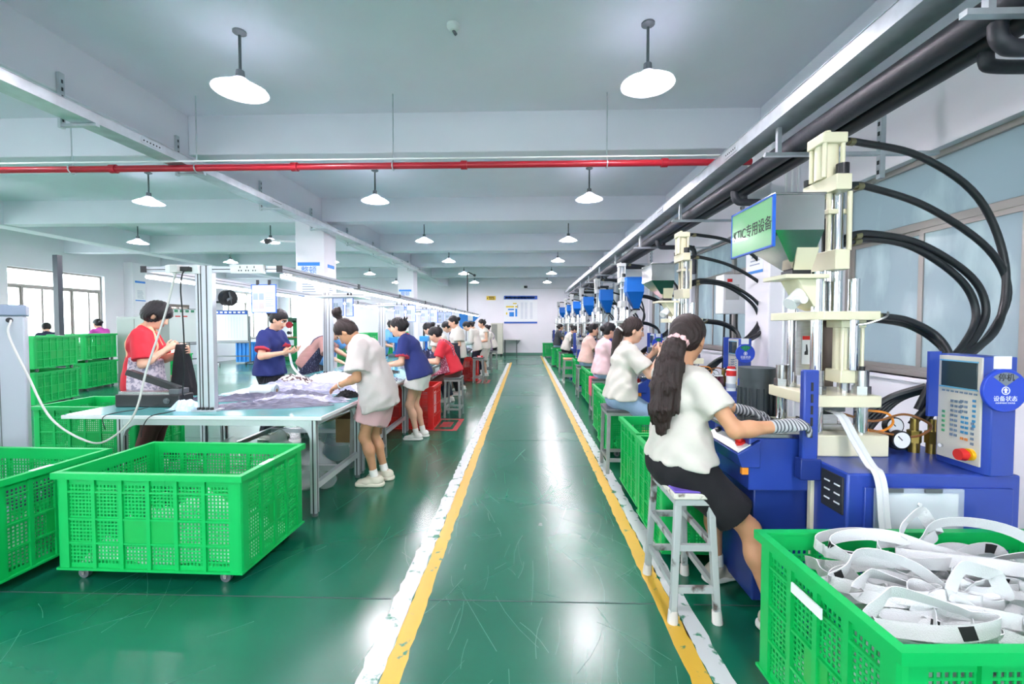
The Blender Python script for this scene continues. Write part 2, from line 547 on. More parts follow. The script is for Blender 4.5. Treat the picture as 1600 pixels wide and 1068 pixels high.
def window_x(x, inward, y0, y1, z0, z1, glass, frame, zt, lower, sill=True, th=.06):
    """window in a wall along Y. zt: height of the transom. lower: list of fractions of mullions below, upper: middle"""
    wcount[0] += 1
    mb = MB()
    xa, xb = x - th / 2, x + th / 2
    w = .045
    mb.box(xa, xb, y0, y1, z0, z0 + w); mb.box(xa, xb, y0, y1, z1 - w, z1)
    mb.box(xa, xb, y0, y0 + w, z0 + w, z1 - w); mb.box(xa, xb, y1 - w, y1, z0 + w, z1 - w)
    ym = (y0 + y1) / 2
    mb.box(xa - .01, xb + .01, ym - .045, ym + .045, z0 + w, z1 - w)
    for a, c in ((y0 + w, ym - .045), (ym + .045, y1 - w)):
        mb.box(xa, xb, a, c, zt - .03, zt + .03)
    win = struct(mb.build('window_%d' % wcount[0], frame, bevel=.003, seg=1))
    for a, c in ((y0 + w, ym - .045), (ym + .045, y1 - w)):
        MB().box(x - .004, x + .004, a, c, zt + .03, z1 - w).build('pane', glass, win)
        fr = [0] + list(lower) + [1]
        for i in range(len(fr) - 1):
            p0 = a + (c - a) * fr[i]; p1 = a + (c - a) * fr[i + 1]
            dx = .012 * (1 if i % 2 else -1)
            f = .035
            s = MB()
            s.box(x + dx - .014, x + dx + .014, p0, p0 + f, z0 + w, zt - .03); s.box(x + dx - .014, x + dx + .014, p1 - f, p1, z0 + w, zt - .03)
            s.box(x + dx - .014, x + dx + .014, p0 + f, p1 - f, z0 + w, z0 + w + f); s.box(x + dx - .014, x + dx + .014, p0 + f, p1 - f, zt - .03 - f, zt - .03)
            sa = s.build('sash', frame, win)
            MB().box(x + dx - .004, x + dx + .004, p0 + f, p1 - f, z0 + w + f, zt - .03 - f).build('pane', glass, sa)
    if sill:
        s = inward
        MB().box(min(x, x + s * .13), max(x, x + s * .13), y0, y1, z0 - .03, z0).build('window_sill', M_WALL, win)
    return win
for (a, c, z0, z1) in LW:
    if z0 == 0: continue
    window_x(XL - .13, 1, a, c, z0, z1, M_GLASS, M_FR, 2.37, (.3, .72))
window_x(3.1, -1, 1.2, 4.42, 1.02, 2.72, M_FILM, M_FR, 2.2, (.5,))
window_x(3.1, -1, 5.25, 8.25, 1.02, 2.72, M_FILM, M_FR, 2.2, (.5,))
for (a, c, z0, z1) in RW[2:]:
    window_x(3.1, -1, a, c, z0, z1, M_FILM, M_FR, 2.2, (.5,))
def window_y(y, x0, x1, z0, z1):
    wcount[0] += 1
    mb = MB(); w = .055
    mb.box(x0, x1, y - .03, y + .03, z0, z0 + w); mb.box(x0, x1, y - .03, y + .03, z1 - w, z1)
    xm = (x0 + x1) / 2
    for c in (x0 + w / 2, xm, x1 - w / 2): mb.box(c - w / 2, c + w / 2, y - .03, y + .03, z0 + w, z1 - w)
    mb.box(x0 + w, x1 - w, y - .028, y + .028, 2.34, 2.4)
    win = struct(mb.build('window_%d' % wcount[0], M_FR))
    for a, c in ((x0 + w, xm - w / 2), (xm + w / 2, x1 - w)):
        MB().box(a, c, y - .004, y + .004, 2.4, z1 - w).build('pane', M_GLASS, win)
        MB().box(a, c, y - .004, y + .004, z0 + w, 2.34).build('pane', M_GLASS, win)
window_y(YB + .12, -11.4, -9.3, .85, 2.79)
for x0, x1 in ((-10.5, -7.5), (-6, -3), (-1.6, 1.6)): window_y(YF - .12, x0, x1, .85, 2.79)
# open doorway with bronze frame in the left wall
mb = MB()
mb.box(XL - .2, XL + .02, 13.85, 13.93, 0, 2.12); mb.box(XL - .2, XL + .02, 15.42, 15.5, 0, 2.12); mb.box(XL - .2, XL + .02, 13.93, 15.42, 2.03, 2.12)
mb.box(XL - .14, XL - .08, 15.1, 15.16, 0, 2.03)
dr = struct(mb.build('door_1', M_FRB))
# outside: paving and a pinkish building seen through the doorway and windows
struct(MB().box(-40, 30, -25, 45, -.4, -.13).build('ground', mat('outside_paving', '#cfcbc4', .8, noise=.08)))
bd = thing('building', 'pink rendered building seen through the doorway in the left wall', 'building', (-19.5, 24, -.12))
MB().box(-21, -19, 21.3, 27, -.12, 5.2).build('wall', mat('pink_render', '#e2a591', .8, noise=.05), bd, world=True)
for yy in (22, 23.6, 25.2):
    f = MB().box(-19.02, -18.96, yy, yy + 1.1, 1, 2.4).build('window', M_FRB, bd, world=True)
    MB().box(-18.955, -18.95, yy + .08, yy + 1.02, 1.08, 2.32).build('pane', mat('dark_pane', '#59656b', .1), f, world=True)

# ---------------------------------------------------------------- pendant lamps
def make_lamp():
    t = thing('pendant_lamp', '', 'lamp')
    MB().lathe([(0, 0), (.05, 0), (.05, -.012), (.012, -.03), (0, -.03)], n=16).build('ceiling_rose', M_GREYP, t)
    MB().cyl((0, 0, -.02), (0, 0, -.31), .011, n=10).build('rod', mat('grey_rod', '#3f4a4c', .4), t)
    MB().cyl((0, 0, -.3), (0, 0, -.37), .03, .036, n=14).build('socket', M_GREYP, t)
    sh = MB().lathe([(.03, -.35), (.045, -.358), (.1, -.40), (.198, -.452), (.2, -.457), (.19, -.455), (.098, -.408), (.04, -.366), (.03, -.36), (.03, -.35)], n=28).build('shade', M_SHADE, t)
    MB().lathe([(0, -.437), (.168, -.437), (.172, -.447), (.1, -.462), (0, -.468)], n=24).build('diffuser', M_GLOW, t)
    return t
lamp0 = make_lamp()
first = True
rows = ['front', 'second', 'third', 'fourth', 'fifth', 'sixth', 'rear']
cols = {.92: 'over the aisle by the presses', -2.22: 'over the packing tables', -5.64: 'over the open floor left of the columns', -8.65: 'nearest the left windows'}
for x, cn in cols.items():
    for k, y in enumerate((3.48, 6.6, 9.8, 12.95, 16.1, 19.4)):
        lab = 'white cone pendant lamp %s, %s row from the camera' % (cn.replace('over the open floor left of the columns', 'left of the columns'), ['first', 'second', 'third', 'fourth', 'fifth', 'sixth'][k])
        if first: lamp0.location = (x, y, ZC); lamp0['label'] = lab; first = False; o = lamp0
        else: o = dup_thing(lamp0, (x, y, ZC), label=lab)
        o['group'] = 'pendant lamps'
    for y, wn_ in ((.2, 'just'), (-2.9, 'far')):
        o = dup_thing(lamp0, (x, y, ZC), label='white cone pendant lamp %s behind the camera, %s' % (wn_, cn), group='pendant lamps behind the camera')

# ---------------------------------------------------------------- cable trays, pipes under the ceiling
def tray(name, label, a, b, w=.17, h=.085, rungs=True):
    a = Vector(a); b = Vector(b)
    t = thing(name, label, 'cable tray', a)
    up = Vector((0, 0, 1))
    d = (b - a).normalized(); l = d.cross(up).normalized()
    MB().bar(a - l * w / 2, b - l * w / 2, .004, h).build('side_rail', M_GALV, t, world=True)
    MB().bar(a + l * w / 2, b + l * w / 2, .004, h).build('side_rail', M_GALV, t, world=True)
    MB().bar(a - up * h / 2, b - up * h / 2, w + .02, .004).build('bottom_sheet', M_GALV, t, world=True)
    for s in (-1, 1):
        MB().bar(a + l * s * (w / 2) + up * h / 2, b + l * s * (w / 2) + up * h / 2, .018, .004).build('top_flange', M_GALV, t, world=True)
    L = (b - a).length
    k = .9
    while k < L - .3:
        p = a + d * k
        m = MB()
        for s in (-1, 1):
            q = p + l * s * (w / 2 + .005)
            m.bar(q - d * .11, q + d * .11, .006, h * .55)
            for z in range(6):
                c = q + d * (-.085 + .034 * z)
                m.cyl(c - l * .006, c + l * .006, .007, n=8, m=1)
        m.build('joint_plate', [M_GALV, M_DARKSLOT], t, world=True)
        k += 2.05
    return t
tl = tray('cable_tray', 'galvanised cable tray bracketed along the left ceiling girder', (-3.47, -1.0, 3.0), (-3.47, 15.5, 3.2), .17, .08)
def strut(parent, x, y, z0, z1, dx):
    m = MB()
    m.box(x - .006, x + .02, y - .02, y + .02, z0, z1)
    k = z0 + .05
    while k < z1 - .03:
        m.box(x - .008, x + .022, y - .007, y + .007, k, k + .028, 1); k += .06
    m.build('strut', [M_GALV, M_DARKSLOT], parent, world=True)
    MB().bar((x, y, z0 + .02), (x + dx, y, z0 + .02), .035, .02).build('bracket_arm', M_GALV, parent, world=True)
for y in (3.48, 4.66, 6.14, 7.6, 9.15, 10.7, 12.3, 13.9):
    zb = 3.0 + .2 * (y + 1) / 16.5 - .065
    strut(tl, -3.672, y, zb - .01, 3.41, .30)
tr = tray('cable_tray', 'galvanised cable tray beside the black pipes above the presses', (1.87, -1.0, 2.93), (1.87, 20.8, 2.93), .17, .1)
for y in (.4, 1.9, 3.4, 5.5, 7.4, 9.4, 11.4, 13.4, 15.4, 17.4, 19.4):
    m = MB()
    m.bar((XR, y, 2.68), (1.76, y, 2.68), .035, .025)
    m.box(2.58, 2.615, y - .02, y + .02, 2.5, 3.27)
    k = 2.53
    while k < 3.2:
        m.box(2.574, 2.621, y - .007, y + .007, k, k + .028, 1); k += .07
    m.bar((1.86, y, 2.69), (1.86, y, 2.875), .03, .03)
    m.build('support_bracket', [M_GALV, M_DARKSLOT], tr, world=True)
mp_ = mat('dark_pipe_lagging', '#2a2c33', .5, bump=.25, bscale=25)
pp = thing('water_pipe', 'thick black lagged pipe under the right cable tray', 'pipe', (2.0, -1, 2.76))
MB().cyl((2.0, -1, 2.765), (2.0, 20.6, 2.765), .068, n=18).build('pipe_run', mp_, pp, world=True)
p2 = thing('water_pipe', 'second black pipe nearer the window wall, behind the lagged pipe', 'pipe', (2.15, -1, 2.74))
MB().cyl((2.15, -1, 2.745), (2.15, 20.6, 2.745), .055, n=18).build('pipe_run', mat('black_pipe', '#1f2126', .4), p2, world=True)
def elbow(p, y, r=.034):
    pts = spline([(2.0, y, 2.75), (2.0, y, 2.66), (2.03, y, 2.615), (2.1, y, 2.6), (2.45, y, 2.6), (2.52, y, 2.58), (2.55, y, 2.5), (2.55, y, 2.2)], 5)
    MB().tube(pts, r, 10).build('branch_pipe', mp_, p, world=True)
for y in (2.0, 4.4, 6.9, 9.3, 11.9, 14.1, 16.5): elbow(pp, y)
for y in (2.2, 4.52, 7.1, 9.5, 12.1, 14.3, 16.7):
    MB().tube(spline([(2.15, y, 2.73), (2.15, y, 2.66), (2.19, y, 2.635), (2.4, y, 2.63), (2.62, y, 2.63)], 5), .03, 10).build('branch_pipe', mp_, p2, world=True)
# red sprinkler pipe across the room
rp = thing('sprinkler_pipe', 'red fire sprinkler pipe crossing the room below the beams', 'pipe', (-3, 4.5, 2.98))
a, b_ = Vector((-11.85, 4.3, 2.945)), Vector((2.2, 4.5, 3.02))
MB().cyl(a, b_, .032, n=14).build('pipe_run', M_RED, rp, world=True)
for f in (.25, .43, .55, .68, .8, .94):
    p = a.lerp(b_, f)
    MB().cyl(p - Vector((.03, 0, 0)), p + Vector((.03, 0, 0)), .043, n=14).build('coupling', M_RED, rp, world=True)
for f in (.12, .36, .52, .61, .75, .9):
    p = a.lerp(b_, f)
    m = MB().cyl(p, (p.x, p.y, ZC), .006, n=6)
    m.tube([p + Vector((0, .045 * math.cos(q), .045 * math.sin(q))) for q in [i * math.pi / 6 for i in range(12)]], .006, 6, closed=True)
    m.build('pipe_hanger', M_GALV, rp, world=True)
MB().cyl(a + Vector((6, -.05, .05)), b_ + Vector((0, -.05, .05)), .008, n=6).build('white_conduit', M_WHITE, rp, world=True)
# ceiling detector
cd = thing('smoke_detector', 'small white ceiling detector on the slab between the two front lamps', 'detector', (-.55, 3.45, ZC))
MB().lathe([(0, 0), (.05, 0), (.05, -.02), (.03, -.045), (0, -.05)], n=18).build('housing', M_WHITE, cd)
MB().cyl((0, 0, -.045), (.02, 0, -.075), .012, n=10).build('sensor', M_GREYP, cd)
# ---------------------------------------------------------------- injection presses
M_KEYPAD = mat('keypad_foil', '#c9c6ba', .4)
M_SCREEN = mat('dark_screen', '#2c3c42', .12)
M_DISKB = mat('status_disk_blue', '#1d45c0', .35)
M_MOTOR = mat('motor_grey', '#3d474b', .5)
def press(style, label):
    """vertical injection press; coordinates are those of the press nearest the camera, root at (1.6, 2.4, 0)"""
    t = thing('injection_press', label, 'machine', (1.6, 2.4, 0), group='injection presses')
    CR = M_CREAM if style == 'cream' else M_LGREY
    B = lambda mb, n, m, par=t, **k: mb.build(n, m, par, world=True, **k)
    # bodies
    B(MB().box(1.42, 2.14, 1.95, 2.86, .06, .79), 'base_cabinet', M_BLUE, bevel=.008)
    d = B(MB().box(1.485, 2.1, 1.938, 1.952, .1, .735), 'cabinet_door', M_BLUE, bevel=.003)
    B(MB().cyl((1.51, 1.925, .45), (1.51, 1.94, .45), .018, n=12), 'lock', M_STEEL, d)
    np_ = B(MB().box(1.412, 1.421, 1.97, 2.11, .6, .765), 'terminal_plate', M_DARKSLOT, bevel=.002)
    m = MB()
    for i in range(3):
        for j in range(2):
            m.box(1.409, 1.413, 1.985 + j * .065, 2.02 + j * .065, .64 + i * .04, .646 + i * .04)
    B(m, 'white_print', M_PAPER, np_)
    g_ = 0 if style == 'cream' else .25
    if not g_: B(MB().box(1.16, 1.42, 2.22, 2.58, .06, .62), 'lower_body', M_DBLUE, bevel=.006)
    B(MB().box(1.26, 2.1, 2.0, 2.84, 0, .06), 'floor_plinth', M_DBLUE)
    B(MB().box(1.125 + g_, 1.435, 2.2, 2.6, .62 if not g_ else .78, .88), 'desk_body', M_BLUE, bevel=.006)
    B(MB().box(1.10 + g_, 1.44, 2.19, 2.6, .88, .902), 'desk_top', M_STEEL, bevel=.004)
    B(MB().box(1.405, 1.435, 2.17, 2.2, .2, .8), 'corner_post', CR, bevel=.003)
    # operator console
    cb = B(MB().prism([(1.175 + g_, .868), (1.065 + g_, .80), (1.085 + g_, .735), (1.175 + g_, .735)], 2.19, 2.59, 'y'), 'operator_console', M_BLUE, bevel=.004)
    B(MB().hexa([(x_ + g_, y_, z_) for x_, y_, z_ in [(1.172, 2.2, .868), (1.072, 2.2, .806), (1.072, 2.575, .806), (1.172, 2.575, .868), (1.17, 2.2, .873), (1.068, 2.2, .811), (1.068, 2.575, .811), (1.17, 2.575, .873)]]), 'face_plate', M_WHITE, cb)
    n = Vector((-.53, 0, .85)).normalized(); c = Vector((1.115 + g_, 2.26, .838))
    B(MB().cyl(c, c + n * .012, .026, n=16).cyl(c + n * .012, c + n * .022, .014, n=12).cyl(c + n * .022, c + n * .036, .021, .018, n=16), 'emergency_stop', M_REDP, cb)
    c = Vector((1.115 + g_, 2.52, .838))
    B(MB().cyl(c, c + n * .02, .016, n=14), 'selector_switch', M_BLACKP, cb)
    B(MB().box(1.09 + g_, 1.12 + g_, 2.195, 2.215, .70, .738), 'cable_gland', M_ORANGE, cb)
    # plates and columns
    B(MB().box(1.436, 1.79, 2.2, 2.65, .79, .895), 'base_plate', CR, bevel=.006)
    B(MB().box(1.436, 1.75, 2.2, 2.62, 1.03, 1.087), 'lower_platen', CR, bevel=.004)
    B(MB().prism([(1.43, 2.6), (1.44, 2.25), (1.47, 2.2), (1.735, 2.2), (1.75, 2.24), (1.75, 2.62)], 1.453, 1.495), 'clamp_plate', CR, bevel=.003)
    for x, y in ((1.478, 2.26), (1.695, 2.26), (1.478, 2.56), (1.695, 2.56)):
        B(MB().cyl((x, y, .895), (x, y, 1.03), .03, n=20), 'tie_column', M_CHROME)
        B(MB().cyl((x, y, 1.087), (x, y, 1.128), .04, n=6).cyl((x, y, 1.128), (x, y, 1.205), .031, n=20), 'column_collar', M_STEEL)
    for x, y, z0, z1, r in ((1.478, 2.27, 1.205, 1.69, .026), (1.655, 2.27, 1.205, 1.655, .025), (1.525, 2.55, 1.087, 1.62, .026), (1.69, 2.55, 1.205, 1.6, .022)):
        B(MB().cyl((x, y, z0), (x, y, z1), r, n=20), 'tie_column', M_CHROME)
    for x, y in ((1.612, 2.335), (1.64, 2.44)):
        B(MB().cyl((x, y, 1.495), (x, y, 2.09), .028, n=20), 'guide_column', M_CHROME)
    # clamp cylinder
    B(MB().cyl((1.65, 2.32, 1.18), (1.65, 2.32, 1.43), .05, n=22), 'clamp_cylinder', CR)
    B(MB().box(1.595, 1.715, 2.26, 2.38, 1.14, 1.205), 'cylinder_flange', CR, bevel=.005)
    B(MB().box(1.595, 1.715, 2.26, 2.38, 1.415, 1.453), 'cylinder_flange', CR, bevel=.005)
    for x, y in ((1.607, 2.272), (1.703, 2.272)):
        B(MB().cyl((x, y, 1.2), (x, y, 1.42), .009, n=8), 'tie_rod', CR)
    B(MB().cyl((1.65, 2.32, 1.087), (1.65, 2.32, 1.14), .028, n=16), 'piston_rod', M_CHROME)
    B(MB().box(1.68, 1.70, 2.24, 2.262, 1.17, 1.195).cyl((1.69, 2.25, 1.19), (1.69, 2.25, 1.225), .012, n=10), 'valve', M_BLACKP)
    pn = B(MB().box(1.475, 1.57, 2.43, 2.44, 1.16, 1.452), 'guard_panel', M_STEEL)
    B(MB().box(1.505, 1.545, 2.426, 2.43, 1.22, 1.37), 'warning_label', M_PAPER, pn)
    B(MB().box(1.505, 1.545, 2.4245, 2.426, 1.35, 1.37), 'red_label', M_REDP, pn)
    m = MB().prism([(1.517, 1.27), (1.535, 1.27), (1.535, 1.29), (1.53, 1.325), (1.524, 1.325), (1.524, 1.292), (1.517, 1.285)], 2.4245, 2.426, 'y')
    B(m, 'black_pictogram', M_INK, pn)
    B(MB().box(1.58, 1.68, 2.44, 2.5, 1.1, 1.45), 'rear_guard', mat('bronze_sheet', '#7c6e63', .3, .7))
    B(MB().box(1.52, 1.66, 2.3, 2.5, .895, .93).box(1.5, 1.6, 2.28, 2.42, .93, .985), 'lower_mould', M_STEEL, bevel=.004)
    B(MB().box(1.53, 1.65, 2.3, 2.46, .99, 1.03), 'upper_mould', M_GREYP, bevel=.004)
    # slotted guard bar at the operator's hand
    gb = B(MB().box(1.338, 1.41, 2.13, 2.165, .74, 1.218), 'guard_bar', M_BLUE, bevel=.008)
    m = MB()
    for k in range(5): m.box(1.37, 1.38, 2.127, 2.131, .9 + k * .055, .94 + k * .055)
    B(m, 'slot', M_DARKSLOT, gb)
    B(MB().box(1.325, 1.42, 2.12, 2.17, .70, .80), 'guard_bracket', M_DBLUE, gb, bevel=.004)
    # injection unit
    B(MB().prism([(1.535, 2.5), (1.55, 2.25), (1.62, 2.25), (1.655, 2.5)], 1.702, 1.8), 'injection_block', CR, bevel=.004)
    B(MB().cyl((1.585, 2.4, 1.495), (1.585, 2.4, 1.705), .034, n=18), 'barrel', M_STEEL)
    m = MB()
    for k in range(5): m.cyl((1.545 + k * .02, 2.32 + k * .01, 1.65), (1.545 + k * .02, 2.32 + k * .01, 1.702), .009, n=8)
    B(m, 'bolt_row', M_STEEL)
    for x, y in ((1.565, 2.33), (1.64, 2.29), (1.58, 2.45)):
        B(MB().cyl((x, y, 1.8), (x, y, 2.09), .012, n=10), 'guide_rod', CR)
    B(MB().cyl((1.603, 2.40, 1.81), (1.603, 2.40, 1.98), .022, n=14), 'motor_coupling', M_BLACKP)
    B(MB().box(1.55, 1.655, 2.31, 2.46, 1.985, 2.01), 'rod_clamp', CR, bevel=.003)
    B(MB().prism([(1.535, 2.5), (1.548, 2.25), (1.622, 2.25), (1.66, 2.5)], 2.09, 2.167), 'upper_plate', CR, bevel=.004)
    B(MB().cyl((1.573, 2.37, 2.167), (1.573, 2.37, 2.34), .052, n=24), 'injection_cylinder', CR)
    for x, y in ((1.53, 2.315), (1.618, 2.315), (1.53, 2.42), (1.618, 2.42)):
        B(MB().cyl((x, y, 2.167), (x, y, 2.38), .011, n=10), 'tie_rod', CR)
    B(MB().box(1.512, 1.634, 2.3, 2.435, 2.335, 2.388).cyl((1.55, 2.33, 2.388), (1.55, 2.33, 2.403), .016, n=10), 'cylinder_cap', CR, bevel=.006)
    B(MB().cyl((1.592, 2.277, 2.167), (1.592, 2.277, 2.22), .028, n=20), 'black_nut', M_BLACKP)
    B(MB().cyl((1.545, 2.475, 2.167), (1.545, 2.475, 2.2), .018, n=14), 'black_nut', M_BLACKP)
    # hopper
    if style == 'cream':
        hx0, hx1, hy0, hy1, zt, zm, zb = 1.202, 1.428, 2.15, 2.52, 2.035, 1.874, 1.70
        bx0, bx1, by0, by1 = 1.36, 1.43, 2.27, 2.35
        HM = M_INOX
    else:
        hx0, hx1, hy0, hy1, zt, zm, zb = 1.6, 1.86, 2.1, 2.42, 2.14, 1.93, 1.68
        bx0, bx1, by0, by1 = 1.76, 1.84, 2.3, 2.38
        HM = M_HBLUE
    e = .005
    m = MB()
    q = [(hx0, hy0), (hx1, hy0), (hx1, hy1), (hx0, hy1)]; s = [(bx0, by0), (bx1, by0), (bx1, by1), (bx0, by1)]
    m.add([(a, b_, zt) for a, b_ in q] + [(a, b_, zm) for a, b_ in q] + [(a, b_, zb) for a, b_ in s],
          [(0, 1, 5, 4), (1, 2, 6, 5), (2, 3, 7, 6), (3, 0, 4, 7), (4, 5, 9, 8), (5, 6, 10, 9), (6, 7, 11, 10), (7, 4, 8, 11)])
    ho = B(m, 'hopper', HM, smooth=False)
    so = ho.modifiers.new('sheet', 'SOLIDIFY'); so.thickness = .004
    m = MB()
    m.box(hx0 - .006, hx1 + .006, hy0 - .006, hy1 + .006, zt, zt + .012)
    B(m, 'hopper_lid', M_STEEL if style == 'cream' else M_HBLUE, bevel=.003)
    B(MB().box(bx0 - .01, bx1 + .01, by0 - .01, by1 + .01, zb - .025, zb), 'slide_gate', M_BLACKP)
    if style == 'cream':
        B(MB().box(1.29, 1.5, 2.21, 2.42, 1.655, 1.675), 'hopper_shelf', CR, bevel=.002)
        B(MB().prism([(1.37, 1.655), (1.5, 1.655), (1.5, 1.5), (1.45, 1.52)], 2.25, 2.4, 'y'), 'feed_throat', CR, bevel=.003)
        B(MB().cyl((1.34, 2.26, 1.53), (1.43, 2.3, 1.60), .033, n=14).cyl((1.36, 2.24, 1.555), (1.36, 2.18, 1.55), .02, n=10), 'feed_motor', M_WHITE)
        B(MB().hexa([(1.355, 2.258, 1.70), (1.44, 2.258, 1.70), (1.44, 2.262, 1.70), (1.355, 2.262, 1.70), (1.335, 2.2, 1.80), (1.44, 2.2, 1.80), (1.44, 2.204, 1.80), (1.335, 2.204, 1.80)]), 'throat_flap', CR)
    else:
        B(MB().bar((1.80, 2.34, 1.66), (1.62, 2.4, 1.5), .07, .05), 'feed_chute', CR, bevel=.004)
        B(MB().bar((1.72, 2.45, 1.5), (1.72, 2.45, 2.1), .03, .03), 'hopper_post', CR)
    # control box
    cx0, cx1, cy0, cy1, z0, z1 = 1.995, 2.14, 1.93, 2.2, .79, 1.305
    bx = B(MB().prism([(1.992, 2.16), (1.992, 1.955), (2.005, 1.932), (2.103, 1.932), (2.103, 2.2), (2.02, 2.2)], z0, z1 - .01), 'control_box', M_BLUE, bevel=.004)
    B(MB().box(1.94, 1.995, 2.155, 2.168, 1.0, 1.305), 'side_visor', M_BLUE, bx)
    kp = B(MB().box(1.985, 1.993, 1.958, 2.158, .82, 1.29), 'keypad', M_KEYPAD, bx, bevel=.002)
    B(MB().box(1.981, 1.986, 1.975, 2.14, 1.15, 1.265), 'screen', M_SCREEN, kp, bevel=.002)
    B(MB().box(1.979, 1.982, 1.969, 2.146, 1.144, 1.150).box(1.979, 1.982, 1.969, 2.146, 1.265, 1.271), 'screen_bezel', mat('bezel_blue', '#5fa7c8', .4), kp)
    cols_ = {'#4c9a6d': 'key_green', '#6d7f92': 'key_grey', '#3e86b0': 'key_blue', '#c8793a': 'key_orange'}
    groups = [('#6d7f92', 2.085, 1.085, 3, 3), ('#4c9a6d', 2.125, 1.03, 1, 5), ('#6d7f92', 2.085, 1.02, 2, 5), ('#3e86b0', 2.035, 1.02, 2, 4), ('#c8793a', 2.035, .925, 2, 1), ('#6d7f92', 1.99, 1.0, 1, 5), ('#6d7f92', 2.04, 1.09, 2, 3), ('#3e86b0', 1.985, 1.1, 1, 6)]
    for cc, y, z, nx, nz in groups:
        m = MB()
        for i in range(nx):
            for j in range(nz):
                m.box(1.981, 1.986, y - .006 - i * .019, y + .006 - i * .019, z - .005 - j * .022, z + .006 - j * .022)
        B(m, 'key_group', mat(cols_[cc], cc, .4), kp)
    m = MB()
    for i in range(8): m.box(1.982, 1.986, 1.975 + i * .021, 1.988 + i * .021, 1.125, 1.133)
    B(m, 'key_group', mat('key_grey', '#6d7f92', .4), kp)
    B(MB().cyl((1.986, 1.995, .865), (1.97, 1.995, .865), .026, n=18), 'stop_collar', M_YEL, kp)
    B(MB().cyl((1.97, 1.995, .865), (1.955, 1.995, .865), .016, n=14).cyl((1.955, 1.995, .865), (1.93, 1.995, .865), .027, .024, n=20), 'emergency_stop', M_REDP, kp)
    B(MB().cyl((1.986, 2.13, .87), (1.975, 2.13, .87), .009, n=12), 'key_switch', M_CHROME, kp)
    B(MB().box(2.005, 2.075, 1.928, 1.932, 1.245, 1.298), 'paper_label', M_PAPER, bx)
    DX, DZ, k_ = 2.04, 1.156, .74
    q_ = lambda x, z: (DX + (x - 2.062) * k_, DZ + (z - 1.165) * k_)
    dk = B(MB().cyl((DX, 1.931, DZ), (DX, 1.915, DZ), .09, n=48), 'status_disk', M_DISKB, bx, bevel=.003)
    wm = MB(); k = 10
    pts = [q_(2.062, 1.19)] + [q_(2.062 + .103 * math.sin(a), 1.165 + .103 * math.cos(a)) for a in [R(-42) + R(84) * i / k for i in range(k + 1)]]
    wm.prism(pts, 1.9135, 1.9155, 'y')
    B(wm, 'status_window', mat('status_grey', '#76808a', .5) if label.endswith('STOP') else mat('status_green', '#1b7d52', .5), dk)
    if style == 'cream':
        text('停机' if label.endswith('STOP') else '运行', .045 * k_, M_INK if label.endswith('STOP') else mat('pale_print', '#2fae7a', .5), dk, (DX, 1.9128, q_(0, 1.237)[1]), FACE_CAM)
        text('设备状态', .033 * k_, M_WHITE, dk, (DX, 1.9145, q_(0, 1.118)[1]), FACE_CAM)
        text('EQUIPMENT STATUS', .0115 * k_, M_WHITE, dk, (DX, 1.9145, q_(0, 1.095)[1]), FACE_CAM)
        ring = [(DX + .0155 * math.cos(a), 1.9142, DZ + .0155 * math.sin(a)) for a in [2 * math.pi * i / 24 for i in range(24)]]
        m = MB().tube(ring, .0018, 6, closed=True)
        m.prism([q_(*c_) for c_ in [(2.062, 1.181), (2.0485, 1.167), (2.0565, 1.167), (2.0565, 1.151), (2.0675, 1.151), (2.0675, 1.167), (2.0755, 1.167)]], 1.9135, 1.9152, 'y')
        B(m, 'arrow_symbol', M_WHITE, dk)
    bx.location.x -= .012
    # pump motor behind
    m = MB().cyl((1.45, 2.78, .79), (1.45, 2.78, 1.10), .095, n=24)
    for i in range(16):
        a = 2 * math.pi * i / 16
        m.bar((1.45 + .1 * math.cos(a), 2.78 + .1 * math.sin(a), .82), (1.45 + .1 * math.cos(a), 2.78 + .1 * math.sin(a), 1.05), .012, .012)
    m.cyl((1.45, 2.78, 1.10), (1.45, 2.78, 1.17), .105, n=24)
    B(m, 'pump_motor', M_MOTOR)
    # gauges and fittings
    for (x, y, z) in ((1.865, 2.25, .868), (1.912, 2.35, .915)):
        g = B(MB().cyl((x, y, z), (x, y - .03, z), .045, n=24), 'pressure_gauge', M_BLACKP)
        B(MB().cyl((x, y - .0305, z), (x, y - .032, z), .039, n=24), 'gauge_dial', M_PAPER, g)
        B(MB().bar((x, y - .033, z), (x - .02, y - .033, z + .02), .004), 'needle', M_INK, g)
    for x, y in ((1.99, 2.3), (2.06, 2.28)):
        B(MB().cyl((x, y, .79), (x, y, .84), .024, n=12).cyl((x, y, .84), (x, y, .90), .03, n=6).cyl((x, y, .90), (x, y, .96), .018, n=10), 'hose_fitting', mat('brass', '#9b8446', .3, .9))
    B(MB().box(1.93, 2.0, 2.33, 2.4, .79, .86), 'valve_block', M_BLACKP, bevel=.004)
    # hoses
    H_ = mat('black_hose', '#1c2023', .4, bump=.15, bscale=200)
